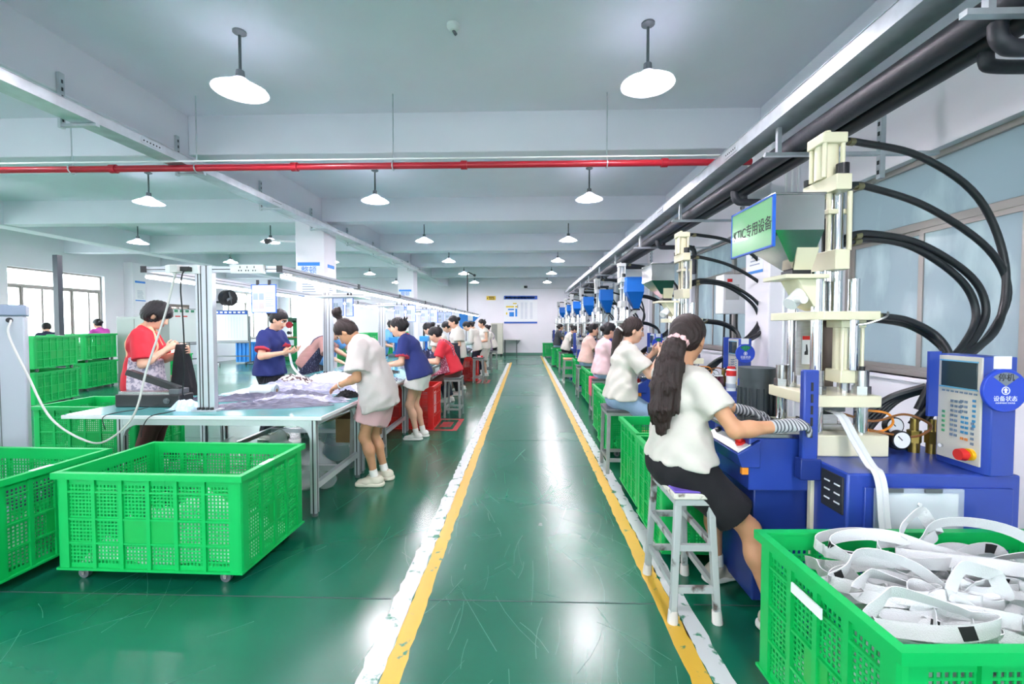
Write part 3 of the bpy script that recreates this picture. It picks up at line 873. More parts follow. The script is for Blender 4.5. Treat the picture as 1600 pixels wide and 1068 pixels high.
    hoses = [
        [(1.63, 2.36, 2.365), (1.76, 2.40, 2.37), (2.1, 2.44, 2.31), (2.42, 2.46, 2.1), (2.58, 2.47, 1.75), (2.5, 2.42, 1.42), (2.2, 2.3, 1.25), (2.08, 2.3, 1.1)],
        [(1.635, 2.31, 2.125), (1.78, 2.36, 2.13), (2.13, 2.42, 2.04), (2.48, 2.46, 1.83), (2.60, 2.47, 1.6), (2.45, 2.42, 1.36), (2.17, 2.3, 1.22), (2.06, 2.32, 1.1)],
        [(1.655, 2.36, 1.87), (1.8, 2.38, 1.90), (2.1, 2.42, 1.85), (2.38, 2.44, 1.68), (2.46, 2.44, 1.5), (2.33, 2.38, 1.33), (2.12, 2.28, 1.2), (2.05, 2.3, 1.05)],
        [(1.655, 2.38, 1.84), (1.82, 2.40, 1.875), (2.08, 2.43, 1.83), (2.34, 2.45, 1.66), (2.42, 2.45, 1.48), (2.29, 2.38, 1.32), (2.1, 2.3, 1.2), (2.02, 2.32, 1.0)],
        [(1.74, 2.3, 1.475), (1.86, 2.33, 1.47), (2.0, 2.36, 1.45), (2.13, 2.36, 1.38), (2.15, 2.3, 1.28), (2.12, 2.26, 1.15), (2.05, 2.3, .95)],
        [(1.74, 2.34, 1.46), (1.86, 2.37, 1.455), (2.02, 2.4, 1.43), (2.15, 2.4, 1.36), (2.17, 2.33, 1.26), (2.1, 2.29, 1.1), (2.0, 2.33, .92)],
    ]
    for h in hoses:
        hs = B(MB().tube(spline(h, 7), .0175, 10), 'hydraulic_hose', H_)
        a = Vector(h[0]); c = a.lerp(Vector(h[1]), .45)
        B(MB().cyl(a, c, .013, n=10).cyl(c, c + (c - a) * .5, .0195, n=10), 'hose_ferrule', mat('zinc_brass', '#8f8a68', .35, .8), hs)
    for k in range(4):
        o = .025 * k
        B(MB().tube(spline([(1.78 + o, 2.45, .84), (1.86 + o, 2.44, .95), (1.95 + o * .8, 2.4, 1.05), (2.06 + o, 2.32, 1.12)], 6), .017, 8), 'hydraulic_hose', H_)
    B(MB().tube(spline([(1.74, 2.3, 1.0), (1.83, 2.27, .99), (1.86, 2.27, .94), (1.80, 2.27, .90), (1.72, 2.3, .91), (1.68, 2.33, .93)], 7), .006, 6), 'air_hose', M_ORANGE)
    B(MB().tube(spline([(1.62, 2.28, .985), (1.75, 2.25, .955), (1.9, 2.27, .985), (1.97, 2.25, .97), (2.02, 2.24, .93), (1.94, 2.23, .885), (1.82, 2.23, .895), (1.74, 2.26, .91)], 7), .006, 6), 'air_hose', M_COPPER)
    # the control pipe along the clamp plate
    B(MB().tube(spline([(1.66, 2.24, 1.43), (1.7, 2.22, 1.44), (1.76, 2.2, 1.47), (1.8, 2.24, 1.49)], 5), .006, 6), 'steel_tube', M_STEEL)
    return t

p1_ = press('cream', 'nearest injection press with steel hopper and green signSTOP')
p1_['label'] = 'nearest injection press, with steel hopper carrying a green sign'
p2_ = press('cream', 'second')
p2_.location = (1.66, 4.8, 0)
p2_['label'] = 'second injection press with cream columns and a bare steel hopper, beyond the ponytailed workers'
p3_ = press('grey', 'third')
names = ['third', 'fourth', 'fifth', 'sixth', 'seventh', 'eighth']
for i, (x, y) in enumerate(((1.53, 7.15), (1.53, 9.55), (1.5, 11.95), (1.48, 14.3), (1.5, 16.65), (1.4, 18.95))):
    lab = 'grey injection press with a blue hopper, %s machine counted from the camera' % names[i]
    if i == 0: p3_.location = (x, y, 0); p3_['label'] = lab
    else: dup_thing(p3_, (x, y, 0), label=lab)
# sign on the first hopper
sg = MB().box(1.185, 1.193, 2.145, 2.55, 1.80, 2.031).build('sign_board', mat('sign_green', '#7fc487', .2, coat=.5), p1_, world=True)
m = MB()
for z in (1.795, 2.028): m.box(1.183, 1.197, 2.14, 2.555, z, z + .009)
for y in (2.136, 2.55): m.box(1.183, 1.197, y, y + .009, 1.795, 2.037)
m.build('sign_frame', M_SIGNB, sg, world=True)
text('KTIC专用设备', .072, M_INK, sg, (1.1842, 2.34, 1.908), FACE_L, sx=.86)
# document pouch on the first press
po = MB().box(1.52, 1.885, 1.925, 1.936, .53, .735).build('document_pouch', M_POUCH, p1_, world=True)
MB().box(1.545, 1.865, 1.929, 1.932, .54, .715).build('paper_sheet', M_PAPER, po, world=True)
MB().cyl((1.70, 1.925, .67), (1.70, 1.918, .67), .008, n=12).build('press_stud', M_WHITE, po, world=True)
for x in (1.56, 1.72): MB().box(x, x + .07, 1.918, 1.926, .722, .738).build('magnet_clip', M_GREYP, po, world=True)
# the long zip strap coming out of the press
st = thing('webbing_strap', 'long white zip strap hanging from the nearest press into the crate', 'strap', (1.6, 2.25, .95))
pts = spline([(1.545, 2.28, 1.0), (1.54, 2.19, .99), (1.54, 2.1, .9), (1.535, 2.0, .815), (1.525, 1.945, .80), (1.515, 1.905, .74), (1.51, 1.88, .6), (1.505, 1.84, .52), (1.5, 1.75, .5)], 8)
MB().ribbon(pts, .05, .003, (1, .05, 0)).build('tape', mat('white_webbing', '#d9dcdc', .8, bump=.3, bscale=300), st, world=True)
MB().ribbon([p + Vector((0, -.001, .0022)) for p in pts], .006, .003, (1, .05, 0)).build('zip_coil', mat('pale_zip_coil', '#cfd4d6', .7), st, world=True)  # zip coil in one even pale grey, slightly darker than the tape

p1_.location.x -= .035
st.location.x -= .02
# ---------------------------------------------------------------- crates
def make_crate(name, L, Wd, Hh, mat_, lab_mat, wheels=True, nL=6, nW=4, pitch=.0205, z0=.068, solid=False):
    """open perforated crate, centred in x,y; L along x, Wd along y, outer height Hh from the floor (feet included)"""
    t = thing(name, '', 'crate')
    hx, hy = L / 2, Wd / 2
    zb = z0; zt = Hh
    band = .07
    def wall(length, to, npan, label_pan):
        """to(u, w, z): u along the wall, w outward offset"""
        m = MB()
        def bx(u0, u1, w0, w1, za, zc):
            m.hexa([to(u0, w0, za), to(u1, w0, za), to(u1, w1, za), to(u0, w1, za), to(u0, w0, zc), to(u1, w0, zc), to(u1, w1, zc), to(u0, w1, zc)])
        a = -length / 2 + .045; b = length / 2 - .045
        za, zc = zb + .03, zt - band
        bx(-length / 2, length / 2, -.006, 0, zc, zt - .01)
        bx(-length / 2, length / 2, -.006, 0, zb, za)
        if solid:
            bx(a, b, -.006, 0, za, zc)
        else:
            nz = int(round((zc - za) / pitch))
            for i in range(1, nz):
                z = za + (zc - za) * i / nz
                bx(a, b, -.005, -.0008, z - .0037, z + .0037)
            nu = int(round((b - a) / pitch))
            for i in range(nu + 1):
                u = a + (b - a) * i / nu
                bx(u - .0037, u + .0037, -.0055, -.0012, za, zc)
        for i in range(npan + 1):
            u = a + (b - a) * i / npan
            bx(u - .011, u + .011, -.002, .011, zb, zt - .02)
        for k in (.27, .52, .80):
            z = zb + (zt - zb) * k
            bx(-length / 2, length / 2, -.002, .009, z - .005, z + .005)
        o = m.build('lattice_wall', mat_, t, smooth=False)
        # label plate
        i0, i1 = label_pan
        m2 = MB()
        u0 = a + (b - a) * i0 / npan + .012; u1 = a + (b - a) * i1 / npan - .012
        z_a = zb + (zt - zb) * .28; z_c = zb + (zt - zb) * .515
        m2.hexa([to(u0, -.001, z_a), to(u1, -.001, z_a), to(u1, .004, z_a), to(u0, .004, z_a), to(u0, -.001, z_c), to(u1, -.001, z_c), to(u1, .004, z_c), to(u0, .004, z_c)])
        m2.build('label_plate', lab_mat, o, smooth=False)
    ix, iy = hx - .014, hy - .014
    wall(2 * ix, lambda u, w, z: (u, -iy - w, z), nL, (nL // 2 - 1, nL // 2 + 1))
    wall(2 * ix, lambda u, w, z: (-u, iy + w, z), nL, (nL // 2 - 1, nL // 2 + 1))
    wall(2 * iy, lambda u, w, z: (-ix - w, -u, z), nW, (nW // 2 - .5, nW // 2 + .5))
    wall(2 * iy, lambda u, w, z: (ix + w, u, z), nW, (nW // 2 - .5, nW // 2 + .5))
    for sx_ in (-1, 1):
        for sy_ in (-1, 1):
            m = MB()
            c = .048
            poly = [(sx_ * (hx - .003), sy_ * (hy - c)), (sx_ * (hx - .003), sy_ * (hy - .02)), (sx_ * (hx - .008), sy_ * (hy - .008)), (sx_ * (hx - .02), sy_ * (hy - .003)), (sx_ * (hx - c), sy_ * (hy - .003)), (sx_ * (hx - c), sy_ * (hy - .022)), (sx_ * (hx - .022), sy_ * (hy - .022)), (sx_ * (hx - .022), sy_ * (hy - c))]
            m.prism(poly, zb, zt - .01)
            m.build('corner_post', mat_, t, smooth=False)
    m = MB()
    o_, i_ = .012, .02
    for z_a, z_c, ou in ((zt - .012, zt, o_), (zt - .034, zt - .012, o_)):
        inn = i_ if z_c == zt else -.006
        m.box(-hx - ou, hx + ou, -hy - ou, -hy + inn, z_a, z_c); m.box(-hx - ou, hx + ou, hy - inn, hy + ou, z_a, z_c)
        m.box(-hx - ou, -hx + inn, -hy + inn, hy - inn, z_a, z_c); m.box(hx - inn, hx + ou, -hy + inn, hy - inn, z_a, z_c)
    m.build('rim', mat_, t, smooth=False)
    m = MB()
    m.box(-hx + .02, hx - .02, -hy + .02, hy - .02, zb, zb + .008)
    for i in range(9):
        x = -hx + .04 + (L - .08) * i / 8
        m.box(x - .008, x + .008, -hy + .02, hy - .02, zb + .008, zb + .02)
    m.box(-hx - .002, hx + .002, -hy - .002, -hy + .02, zb - .006, zb + .006); m.box(-hx - .002, hx + .002, hy - .02, hy + .002, zb - .006, zb + .006)
    m.box(-hx - .002, -hx + .02, -hy + .02, hy - .02, zb - .006, zb + .006); m.box(hx - .02, hx + .002, -hy + .02, hy - .02, zb - .006, zb + .006)
    m.build('base', mat_, t, smooth=False)
    if wheels:
        for sx_ in (-1, 1):
            for sy_ in (-1, 1):
                x, y = sx_ * (hx - .12), sy_ * (hy - .045)
                c = MB().cyl((x, y - .012, .03), (x, y + .012, .03), .03, n=18).build('caster', M_GREYP, t)
                MB().bar((x, y - .016, .03), (x, y - .016, .066), .02, .004).bar((x, y + .016, .03), (x, y + .016, .066), .02, .004).cyl((x, y - .02, .03), (x, y + .02, .03), .009, n=8).build('fork', M_STEEL, c)
    return t

crate_big = make_crate('plastic_crate', 1.07, .655, .61, M_GREEN, M_GREENL)
crate_big.location = (-2.075, 2.7, 0)
crate_big.rotation_euler.z = R(-1.2)
crate_big['label'] = 'large green perforated crate on casters in front of the near table'
crate_big['group'] = 'green crates on the left'
MB().box(.512, .542, -.13, -.02, .608, .612).build('paper_label', M_PAPER, crate_big)
for (x, y, r, lab) in ((-3.3, 2.545, -1, 'green perforated crate cut off by the left edge of the picture'),
                       (-4.42, 4.65, 0, 'green perforated crate behind the grey louvred cabinet, holding clear bags')):
    dup_thing(crate_big, (x, y, 0), R(r), label=lab)
sx0, sy0 = -8.75, 7.85
for k, z in enumerate((0, .615)):
    dup_thing(crate_big, (-8.78, 7.75, z), R(105.5), label='green crate in the left stack by the windows, %s' % ('bottom one' if k == 0 else 'top one'), group='stacked green crates')
    dup_thing(crate_big, (-9.85, 9.7, z), R(104), label='green crate in the farther stack beside the red-shirted worker, %s' % ('lower one' if k == 0 else 'upper one'), group='stacked green crates')
dup_thing(crate_big, (-9.95, 12.1, 0), R(90), label='green crate on the floor in front of the first whiteboard', group='green crates on the left')

crate_small = make_crate('plastic_crate', .6, .62, .62, M_GREEN, M_GREENL, nL=4, nW=4, wheels=True)
first = True
right = [(1.115, 2.97, 'green crate behind the front worker\'s stool, first in the row along the presses'),
         (1.135, 3.66, 'green crate second in the row, right behind the stool of the front worker'),
         (1.17, 5.13, 'green crate behind the grey stool of the second ponytailed worker'),
         (1.22, 5.82, 'green crate close behind the second ponytailed worker, under her machine'),
         (1.39, 7.85, 'green crate beside the stool of the pink-shirted worker, nearer of two'),
         (1.40, 8.55, 'green crate beside the stool of the pink-shirted worker, farther of two'),
         (1.43, 10.55, 'green crate behind the orange-topped stool'),
         (1.32, 12.2, 'green crate beside the black-trousered worker\'s stool'),
         (1.33, 14.6, 'green crate beyond the white-shirted worker, third from the row\'s far end'),
         (1.2, 15.5, 'green crate before the dark-shirted worker, second from the far end of the row'),
         (1.05, 19.7, 'farthest green crate of the row, against the back wall')]
for x, y, lab in right:
    if first: crate_small.location = (x, y, 0); crate_small['label'] = lab; crate_small['group'] = 'green crates along the presses'; first = False
    else: dup_thing(crate_small, (x, y, 0), label=lab)
# front right crate with webbing
cw = dup_thing(crate_big, (1.475, 1.482, 0), R(2.0), label='green crate heaped with white webbing at the lower right', group='green crates along the presses')
for c in list(cw.children):
    if c.name.startswith('paper_label'): bpy.data.objects.remove(c)
MB().box(-.547, -.541, -.05, .1, .50, .535).build('paper_label', M_PAPER, cw)
# red crates
cred = make_crate('plastic_crate', .92, .58, .585, M_REDP, mat('red_label', '#b5171a', .4), wheels=False, z0=.006)
cred.location = (-1.72, 6.33, 0)
cred['label'] = 'red perforated crate under the packing tables beside the seated red-aproned worker'
cred['group'] = 'red crates'
MB().box(.445, .452, -.14, -.05, .2, .5).build('paper_label', M_PAPER, cred)
c2 = dup_thing(cred, (-1.55, 11.5, 0), label='red crate behind the stool with the red packet, far along the tables')
c2.scale = (.7, .8, 1)
# blue tub far left by whiteboard
TX = -.8
tub = thing('plastic_tub', 'blue slatted plastic tub on the floor behind the second whiteboard', 'tub', (-9.9, 16.4, 0))
M_TUB = mat('blue_tub_plastic', '#1b8de0', .4)
m = MB()
m.box(-10.6, -9.2, 16.05, 16.09, .1, .78); m.box(-10.6, -9.2, 16.7, 16.74, .1, .78); m.box(-10.6, -10.56, 16.09, 16.7, .1, .78); m.box(-9.24, -9.2, 16.09, 16.7, .1, .78); m.box(-10.6, -9.2, 16.05, 16.74, .06, .1)
m.build('tub_body', M_TUB, tub, world=True)
for k in range(10):
    MB().box(-10.57 + k * .15, -10.53 + k * .15, 16.02, 16.05, .1, .76).build('rib', M_TUB, tub, world=True)
MB().box(-10.62, -9.18, 16.02, 16.06, .76, .8).build('rim', M_TUB, tub, world=True)

# ---------------------------------------------------------------- stools
def make_stool(w, d, h, mat_leg, mat_top, name='work_stool', tilt=.03, upper=True, thick=.03):
    t = thing(name, '', 'stool')
    hx, hy = w / 2 - .02, d / 2 - .02
    for sx_ in (-1, 1):
        for sy_ in (-1, 1):
            MB().bar((sx_ * (hx + tilt), sy_ * (hy + tilt), 0), (sx_ * hx, sy_ * hy, h - thick), .032, .032, up=(1, 0, 0)).build('leg', mat_leg, t, bevel=.003, seg=1)
    for z in ((.16, .36) if upper else (.13,)):
        f = tilt * (1 - z / h)
        for sy_ in (-1, 1):
            MB().bar((-hx - f + .014, sy_ * (hy + f), z), (hx + f - .014, sy_ * (hy + f), z), .022, .03).build('stretcher', mat_leg, t)
        for sx_ in (-1, 1):
            MB().bar((sx_ * (hx + f), -hy - f + .014, z + .01), (sx_ * (hx + f), hy + f - .014, z + .01), .022, .03).build('stretcher', mat_leg, t)
    MB().box(-w / 2, w / 2, -d / 2, d / 2, h - thick - .03, h - thick).build('apron_frame', mat_leg, t)
    MB().box(-w / 2 - .008, w / 2 + .008, -d / 2 - .008, d / 2 + .008, h - thick, h).build('seat', mat_top, t, bevel=.006)
    return t
M_SEATB = mat('black_edged_grey_seat', '#4f5456', .4)
M_PURP = mat('purple_fabric', '#6c56b8', .9, noise=.08, bump=.1)
s1 = make_stool(.195, .405, .625, M_STOOLW, speckle('chipped_white_paint', '#d8d5c8', '#6f655b', 16, .62))
s1.location = (.81, 2.345, 0)
s1.rotation_euler.z = R(1)
s1['label'] = 'chipped grey stool with a purple flowered seat pad under the front worker'
cu = MB().box(-.102, .102, -.208, .208, .626, .636).build('seat_pad', M_PURP, s1, bevel=.004)
m = MB()
for a in range(6):
    t_ = a * math.pi / 3
    m.cyl((.04 + .022 * math.cos(t_), -.165 + .022 * math.sin(t_), .636), (.04 + .022 * math.cos(t_), -.165 + .022 * math.sin(t_), .6375), .013, n=10)
m.build('white_flower', mat('pale_blue_print', '#bcd6ef', .9), cu)
MB().cyl((.08, -.185, .636), (.08, -.185, .6375), .016, n=12).build('red_spot', M_REDP, cu)
for k, c in enumerate([x for x in s1.children if x.name.startswith('leg')]):
    pass
m = MB()
for sx_, sy_ in ((-1, -1), (1, -1), (-1, 1), (1, 1)):
    MB().cyl((sx_ * .107, sy_ * .212, 0), (sx_ * .104, sy_ * .208, .06), .026, .022, n=10).build('foot_wrap', mat('white_tape', '#cfcbc4', .8), s1)
s2 = make_stool(.25, .36, .62, M_STOOL, M_SEATB, upper=False, tilt=.012)
spots = [(.905, 4.46, 'grey stool with a black seat under the second ponytailed worker'),
         (1.15, 8.98, 'grey stool under the worker in the pink plaid top'),
         (1.13, 6.9, 'grey stool with a pink cloth hanging from it, under the pink-shirted worker'),
         (1.12, 13.35, 'grey stool under the white-shirted worker with black trousers'),
         (1.12, 16.45, 'grey stool under the dark-shirted worker at the far end'),
         (-1.125, 6.98, 'grey stool under the seated worker in the red apron'),
         (-1.17, 11.1, 'empty grey stool with a small red packet on it'),
         (-1.13, 13.3, 'grey stool beyond the one with the red packet'),
         (-1.05, 14.45, 'farthest grey stool along the tables, under the last worker'),
         (-1.62, 4.55, 'grey stool pushed under the table behind the pink shorts')]
for i, (x, y, lab) in enumerate(spots):
    if i == 0: o = s2; o.location = (x, y, 0); o['label'] = lab; o['group'] = 'grey work stools'
    else: o = dup_thing(s2, (x, y, 0), label=lab)
    if i == 2: MB().box(-.145, -.13, -.12, .12, .35, .62).box(-.145, .05, -.12, .12, .621, .63).build('pink_cloth', mat('coral_cloth', '#e2657a', .9), o, bevel=.005)
s5 = make_stool(.25, .34, .6, M_STOOL, mat('orange_wood', '#d9a074', .6), upper=True, tilt=.03)
s5.location = (1.07, 11.15, 0); s5['label'] = 'empty grey stool with an orange wooden top'; s5['group'] = 'grey work stools'
for sx_, sy_ in ((-1, -1), (1, -1), (-1, 1), (1, 1)):
    MB().cyl((sx_ * .135, sy_ * .18, 0), (sx_ * .133, sy_ * .178, .06), .026, n=10).build('foot_wrap', mat('white_tape', '#cfcbc4', .8), s5)
pk = thing('packet', 'small red packet lying on the empty stool', 'packet', (-1.13, 11.08, .62))
MB().box(-.07, .07, -.06, .06, 0, .04).build('box_body', M_REDP, pk, bevel=.004)
MB().box(-.05, .02, -.0615, -.06, .01, .03).build('white_print', M_PAPER, pk)

# ---------------------------------------------------------------- packing tables
M_MAT = mat('teal_table_mat', '#5aa7a6', .13, noise=.06, nscale=3)
M_EDGE = mat('white_edging', '#dfe3e4', .4)
def profile_leg(mb, x, y, z0, z1, w=.045):
    mb.box(x - w / 2, x + w / 2, y - w / 2, y + w / 2, z0, z1)
    for s in (-1, 1):
        mb.box(x - .005, x + .005, y + s * w / 2 - .001, y + s * w / 2 + .001, z0, z1, 1)
        mb.box(x + s * w / 2 - .001, x + s * w / 2 + .001, y - .005, y + .005, z0, z1, 1)
def make_table(label, x0, x1, y0, y1, h=.755, braces=True):
    t = thing('packing_table', label, 'table', ((x0 + x1) / 2, (y0 + y1) / 2, 0), group='packing tables')
    xl_ = x0 + .44 if x0 < -3.2 else x0 + .07
    MB().box(x0, x1, y0, y1, h - .03, h - .003).build('tabletop', M_EDGE, t, world=True, bevel=.003, seg=1)
    MB().box(x0 + .012, x1 - .012, y0 + .012, y1 - .012, h - .003, h).build('table_mat', M_MAT, t, world=True)
    for x in (xl_, x1 - .075):
        for y in (y0 + .035, y1 - .07):
            m = MB(); profile_leg(m, x, y, .025, h - .03)
            l = m.build('leg', [M_ALU, M_DARKSLOT], t, world=True)
            MB().cyl((x, y, 0), (x, y, .025), .022, n=12).build('levelling_foot', M_GREYP, l, world=True)
    for y in (y0 + .035, y1 - .07):
        m = MB().box(xl_ + .02, x1 - .1, y - .02, y + .02, h - .075, h - .03)
        for x, s in ((xl_ + .02, 1), (x1 - .1, -1)):
            m.prism([(x, h - .075), (x + s * .09, h - .075), (x + s * .045, h - .095), (x + s * .018, h - .12), (x, h - .17)], y - .015, y + .015, 'y')
        m.build('top_rail', M_ALU, t, world=True)
    for x in (xl_, x1 - .075):
        if braces: MB().box(x - .02, x + .02, y0 + .06, y1 - .09, .2, .245).build('side_brace', M_ALU, t, world=True)
        MB().box(x - .02, x + .02, y0 + .06, y1 - .09, h - .075, h - .03).build('side_rail', M_ALU, t, world=True)
    if braces: MB().box(xl_ + .02, x1 - .1, (y0 + y1) / 2 - .02, (y0 + y1) / 2 + .02, .2, .245).build('cross_brace', M_ALU, t, world=True)
    return t
ta = make_table('front packing table with teal top, aluminium legs and the heat sealer on it', -3.48, -1.5, 3.23, 4.19)
ys = [4.2, 5.83, 7.5, 9.2, 10.9, 12.6, 14.3]
ends = ['nearest of the long row, behind the front table', 'behind the blue polo worker in white shorts', 'beside the seated red-aproned worker', 'beside the standing worker in dark trousers', 'beyond the standing worker in dark trousers', 'last but one in the long row']
for i in range(6):
    make_table('teal-topped packing table, ' + ends[i], -3.0, -1.505, ys[i] + .005, ys[i + 1] - .005, braces=i == 0)

# light rig over the tables
rig = thing('light_gantry', 'aluminium gantry with LED tubes standing along the middle of the packing tables', 'light', (-2.6, 3.6, .755))
def rx(y, x0, k): return x0 + k * (y - 3.6)
posts = [3.43, 6.1, 8.6, 11.1, 13.6]
ztop = lambda y: 1.885 - .007 * (y - 3.6)
for i, y in enumerate(posts):
    x = (-2.495, -2.72, -2.79, -2.85, -2.88)[i]
    m = MB(); z0 = .756; z1 = ztop(y)
    for dx in (-.045, 0, .045):
        m.box(x + dx - .022, x + dx + .022, y - .022, y + .022, z0 + .012, z1)
    for dx in (-.0225, .0225):
        m.box(x + dx - .004, x + dx + .004, y - .0235, y + .0235, z0 + .012, z1, 1)
    m.box(x - .049, x - .041, y - .0232, y + .0232, z0 + .012, z1, 1)
    p = m.build('post', [M_ALU, M_DARKSLOT], rig, world=True)
    MB().box(x - .1, x + .1, y - .05, y + .05, z0, z0 + .012).build('foot_plate', M_ALU, p, world=True)
    m = MB()
    for dx in (-.05, -.015, .02, .055): m.cyl((x + dx, y - .036, z0 + .012), (x + dx, y - .036, z0 + .03), .012, n=8)
    m.build('bolt', M_DARKSLOT, p, world=True)
    xl, xr = -2.96 - .01 * (y - 3.45), -1.89 + .021 * (y - 3.45)
    m = MB().box(xl, xr, y - .018, y + .018, z1 - .05, z1 - .005); m.box(xl, xr, y - .0195, y + .0195, z1 - .031, z1 - .025, 1)
    m.build('cross_beam', [M_ALU, M_DARKSLOT], rig, world=True)
    if i: MB().box(x - .15, x + .5, y - .35, y + .25, z1 - .075, z1 - .06).build('reflector_panel', M_WHITE, rig, world=True)
ye = 15.4
for nm, xs, k in (('left', -2.96, -.01), ('right', -1.89, .021)):
    a = Vector((xs, 3.4, ztop(3.4) - .028)); b_ = Vector((xs + k * (ye - 3.4), ye, ztop(ye) - .028))
    m = MB().bar(a, b_, .04, .045); m.bar(a, b_, .043, .005, 1)
    rl = m.build('long_rail', [M_ALU, M_DARKSLOT], rig, world=True)
    m = MB(); 
    for i in range(1, 8):
        p = a.lerp(b_, i / 8); m.bar(p - Vector((0, .03, 0)), p + Vector((0, .03, 0)), .05, .052)
    m.build('rail_joint', M_GREYP, rl, world=True)
    MB().bar(a - Vector((0, .006, 0)), a, .046, .05).build('end_cap', M_BLACKP, rl, world=True)
    dz = Vector((0, 0, -.055))
    for i in range(9):
        p, q = a.lerp(b_, (i + .02) / 9) + dz, a.lerp(b_, (i + .98) / 9) + dz
        tb = MB().bar(p + Vector((0, 0, .016)), q + Vector((0, 0, .016)), .03, .012).build('tube_fitting', M_WHITE, rl, world=True)
        MB().cyl(p, q, .013, n=10).build('led_tube', M_LED, tb, world=True)
# sockets strips on the first cross beam
for x, n in ((-2.64, 3), (-2.13, 3)):
    m = MB().box(x - .055 * n / 2 - .05, x + .055 * n / 2 + .04, 3.378, 3.412, ztop(3.6) - .062, ztop(3.6) + .004)
    for i in range(n):
        u = x - .055 * (n - 1) / 2 + .055 * i
        m.box(u - .003, u + .003, 3.376, 3.379, ztop(3.6) - .022, ztop(3.6) - .008, 1); m.box(u - .014, u - .006, 3.376, 3.379, ztop(3.6) - .046, ztop(3.6) - .036, 1); m.box(u + .006, u + .014, 3.376, 3.379, ztop(3.6) - .046, ztop(3.6) - .036, 1)
    m.build('socket_strip', [M_WHITE, M_DARKSLOT], rig, world=True)
# hanging instruction sheets
def sheet(x, y, z, w, h, rot, label, frame=M_SIGNB, pics=True, group='instruction sheets'):
    t = thing('instruction_sheet', label, 'sheet', (x, y, z), R(rot), group)
    MB().box(-w / 2, w / 2, -.003, .003, -h, 0).build('page', mat('laminated_page', '#c3cbe0', .25), t)
    m = MB()
    m.box(-w / 2 - .008, -w / 2, -.005, .005, -h - .008, .008); m.box(w / 2, w / 2 + .008, -.005, .005, -h - .008, .008)
    m.box(-w / 2, w / 2, -.005, .005, 0, .008); m.box(-w / 2, w / 2, -.005, .005, -h - .008, -h)
    m.build('page_frame', frame, t)
    m = MB()
    for i in range(2): m.box(-w * .3 + i * w * .5, -w * .22 + i * w * .5, -.01, .01, 0, .05)
    m.build('clip', M_DARKSLOT, t)
    if pics:
        for i, (a, b_) in enumerate(((-.45, -.42), (-.45, -.75), (-.2, -.42), (-.2, -.75))):
            MB().box(w * a, w * (a + .2), -.0042, -.003, h * b_ - h * .12, h * b_ + h * .12).build('picture', mat('sheet_photo%d' % (i % 2), ['#8fa0ad', '#b9b2b0'][i % 2], .5), t)
        m = MB()
        for i in range(7): m.box(w * .08, w * (.42 - .06 * (i % 3)), -.0042, -.003, -h * .3 - h * .08 * i, -h * .28 - h * .08 * i)
        m.build('text_lines', mat('print_grey', '#8f9db3', .6), t)
sheet(-2.52, 4.25, 1.81, .24, .26, -4, 'large laminated instruction sheet in a blue frame hanging beside the first post')
sheet(-2.58, 6.1, 1.80, .13, .24, 8, 'instruction sheet hanging right of the second gantry post')
sheet(-2.40, 6.05, 1.81, .14, .26, -32, 'instruction sheet hanging askew, above the bun of the front packer')
k = 0
for y, n in ((8.3, 'third'), (10.6, 'fourth'), (12.9, 'fifth')):
    x = -2.25 - .02 * (y - 8)
    sheet(x - .1, y, 1.79, .17, .3, 6, 'instruction sheet left of the pair hung beyond the %s gantry post' % n)
    sheet(x + .12, y, 1.79, .17, .3, -8, 'instruction sheet right of the pair hung beyond the %s gantry post' % n)

# things on the front table
hs = thing('heat_sealer', 'black hand-operated heat sealer with raised arm on the front table', 'sealer', (-3.08, 3.62, .755))
hs.scale = (1.18, 1, 1.08)
MB().box(-.24, .22, -.07, .09, 0, .095).build('body', M_BLACKP, hs, bevel=.008)
MB().box(-.235, .14, -.04, .05, .095, .112).build('sealing_bar', M_STEEL, hs)
MB().box(.13, .2, -.05, .07, .095, .135).build('hinge_block', M_GREYP, hs, bevel=.004)
a, b_ = Vector((.18, .01, .125)), Vector((-.2, .01, .26))
ar = MB().bar(a, b_, .06, .045).build('arm', M_BLACKP, hs, bevel=.006)
MB().bar(a + Vector((0, 0, -.028)), b_ + Vector((.04, 0, -.028)), .02, .01).build('arm_edge', M_STEEL, ar)
MB().cyl((.13, -.071, .05), (.13, -.078, .05), .022, n=16).cyl((.13, -.078, .05), (.13, -.086, .05), .014, n=14).build('dial', M_GREYP, hs)
# cords
def cord(name, label, pts, r, m, parts=()):
    t = thing(name, label, 'cord', pts[0])
    MB().tube(spline(pts, 8), r, 8).build('cable', m, t, world=True)
    for n, mb, mm in parts: mb.build(n, mm, t, world=True, bevel=.003)
    return t
M_CORDW = mat('pale_grey_cord', '#c9cac6', .5)
zs = ztop(3.6) - .03
cord('power_cord', 'pale cord drooping from the louvred cabinet up to the gantry socket', [(-3.97, 3.34, 1.465), (-3.92, 3.28, 1.35), (-3.72, 3.22, 1.07), (-3.5, 3.18, .74), (-3.2, 3.15, .58), (-3.02, 3.14, .60), (-2.85, 3.16, .78), (-2.80, 3.22, 1.1), (-2.72, 3.30, 1.5), (-2.675, 3.35, 1.80), (-2.665, 3.37, zs)], .0075, M_CORDW,
     [('plug', MB().box(-2.695, -2.635, 3.325, 3.378, zs - .03, zs + .03), M_CORDW)])
cord('power_cord', 'black cord hanging from the gantry socket to the heat sealer', [(-2.60, 3.37, zs), (-2.615, 3.35, zs - .04), (-2.64, 3.36, 1.7), (-2.66, 3.40, 1.5), (-2.70, 3.46, 1.2), (-2.76, 3.52, .98), (-2.80, 3.56, .88), (-2.82, 3.6, .84)], .005, M_BLACK,
     [('plug', MB().box(-2.625, -2.56, 3.335, 3.378, zs - .018, zs + .016), M_BLACKP)])
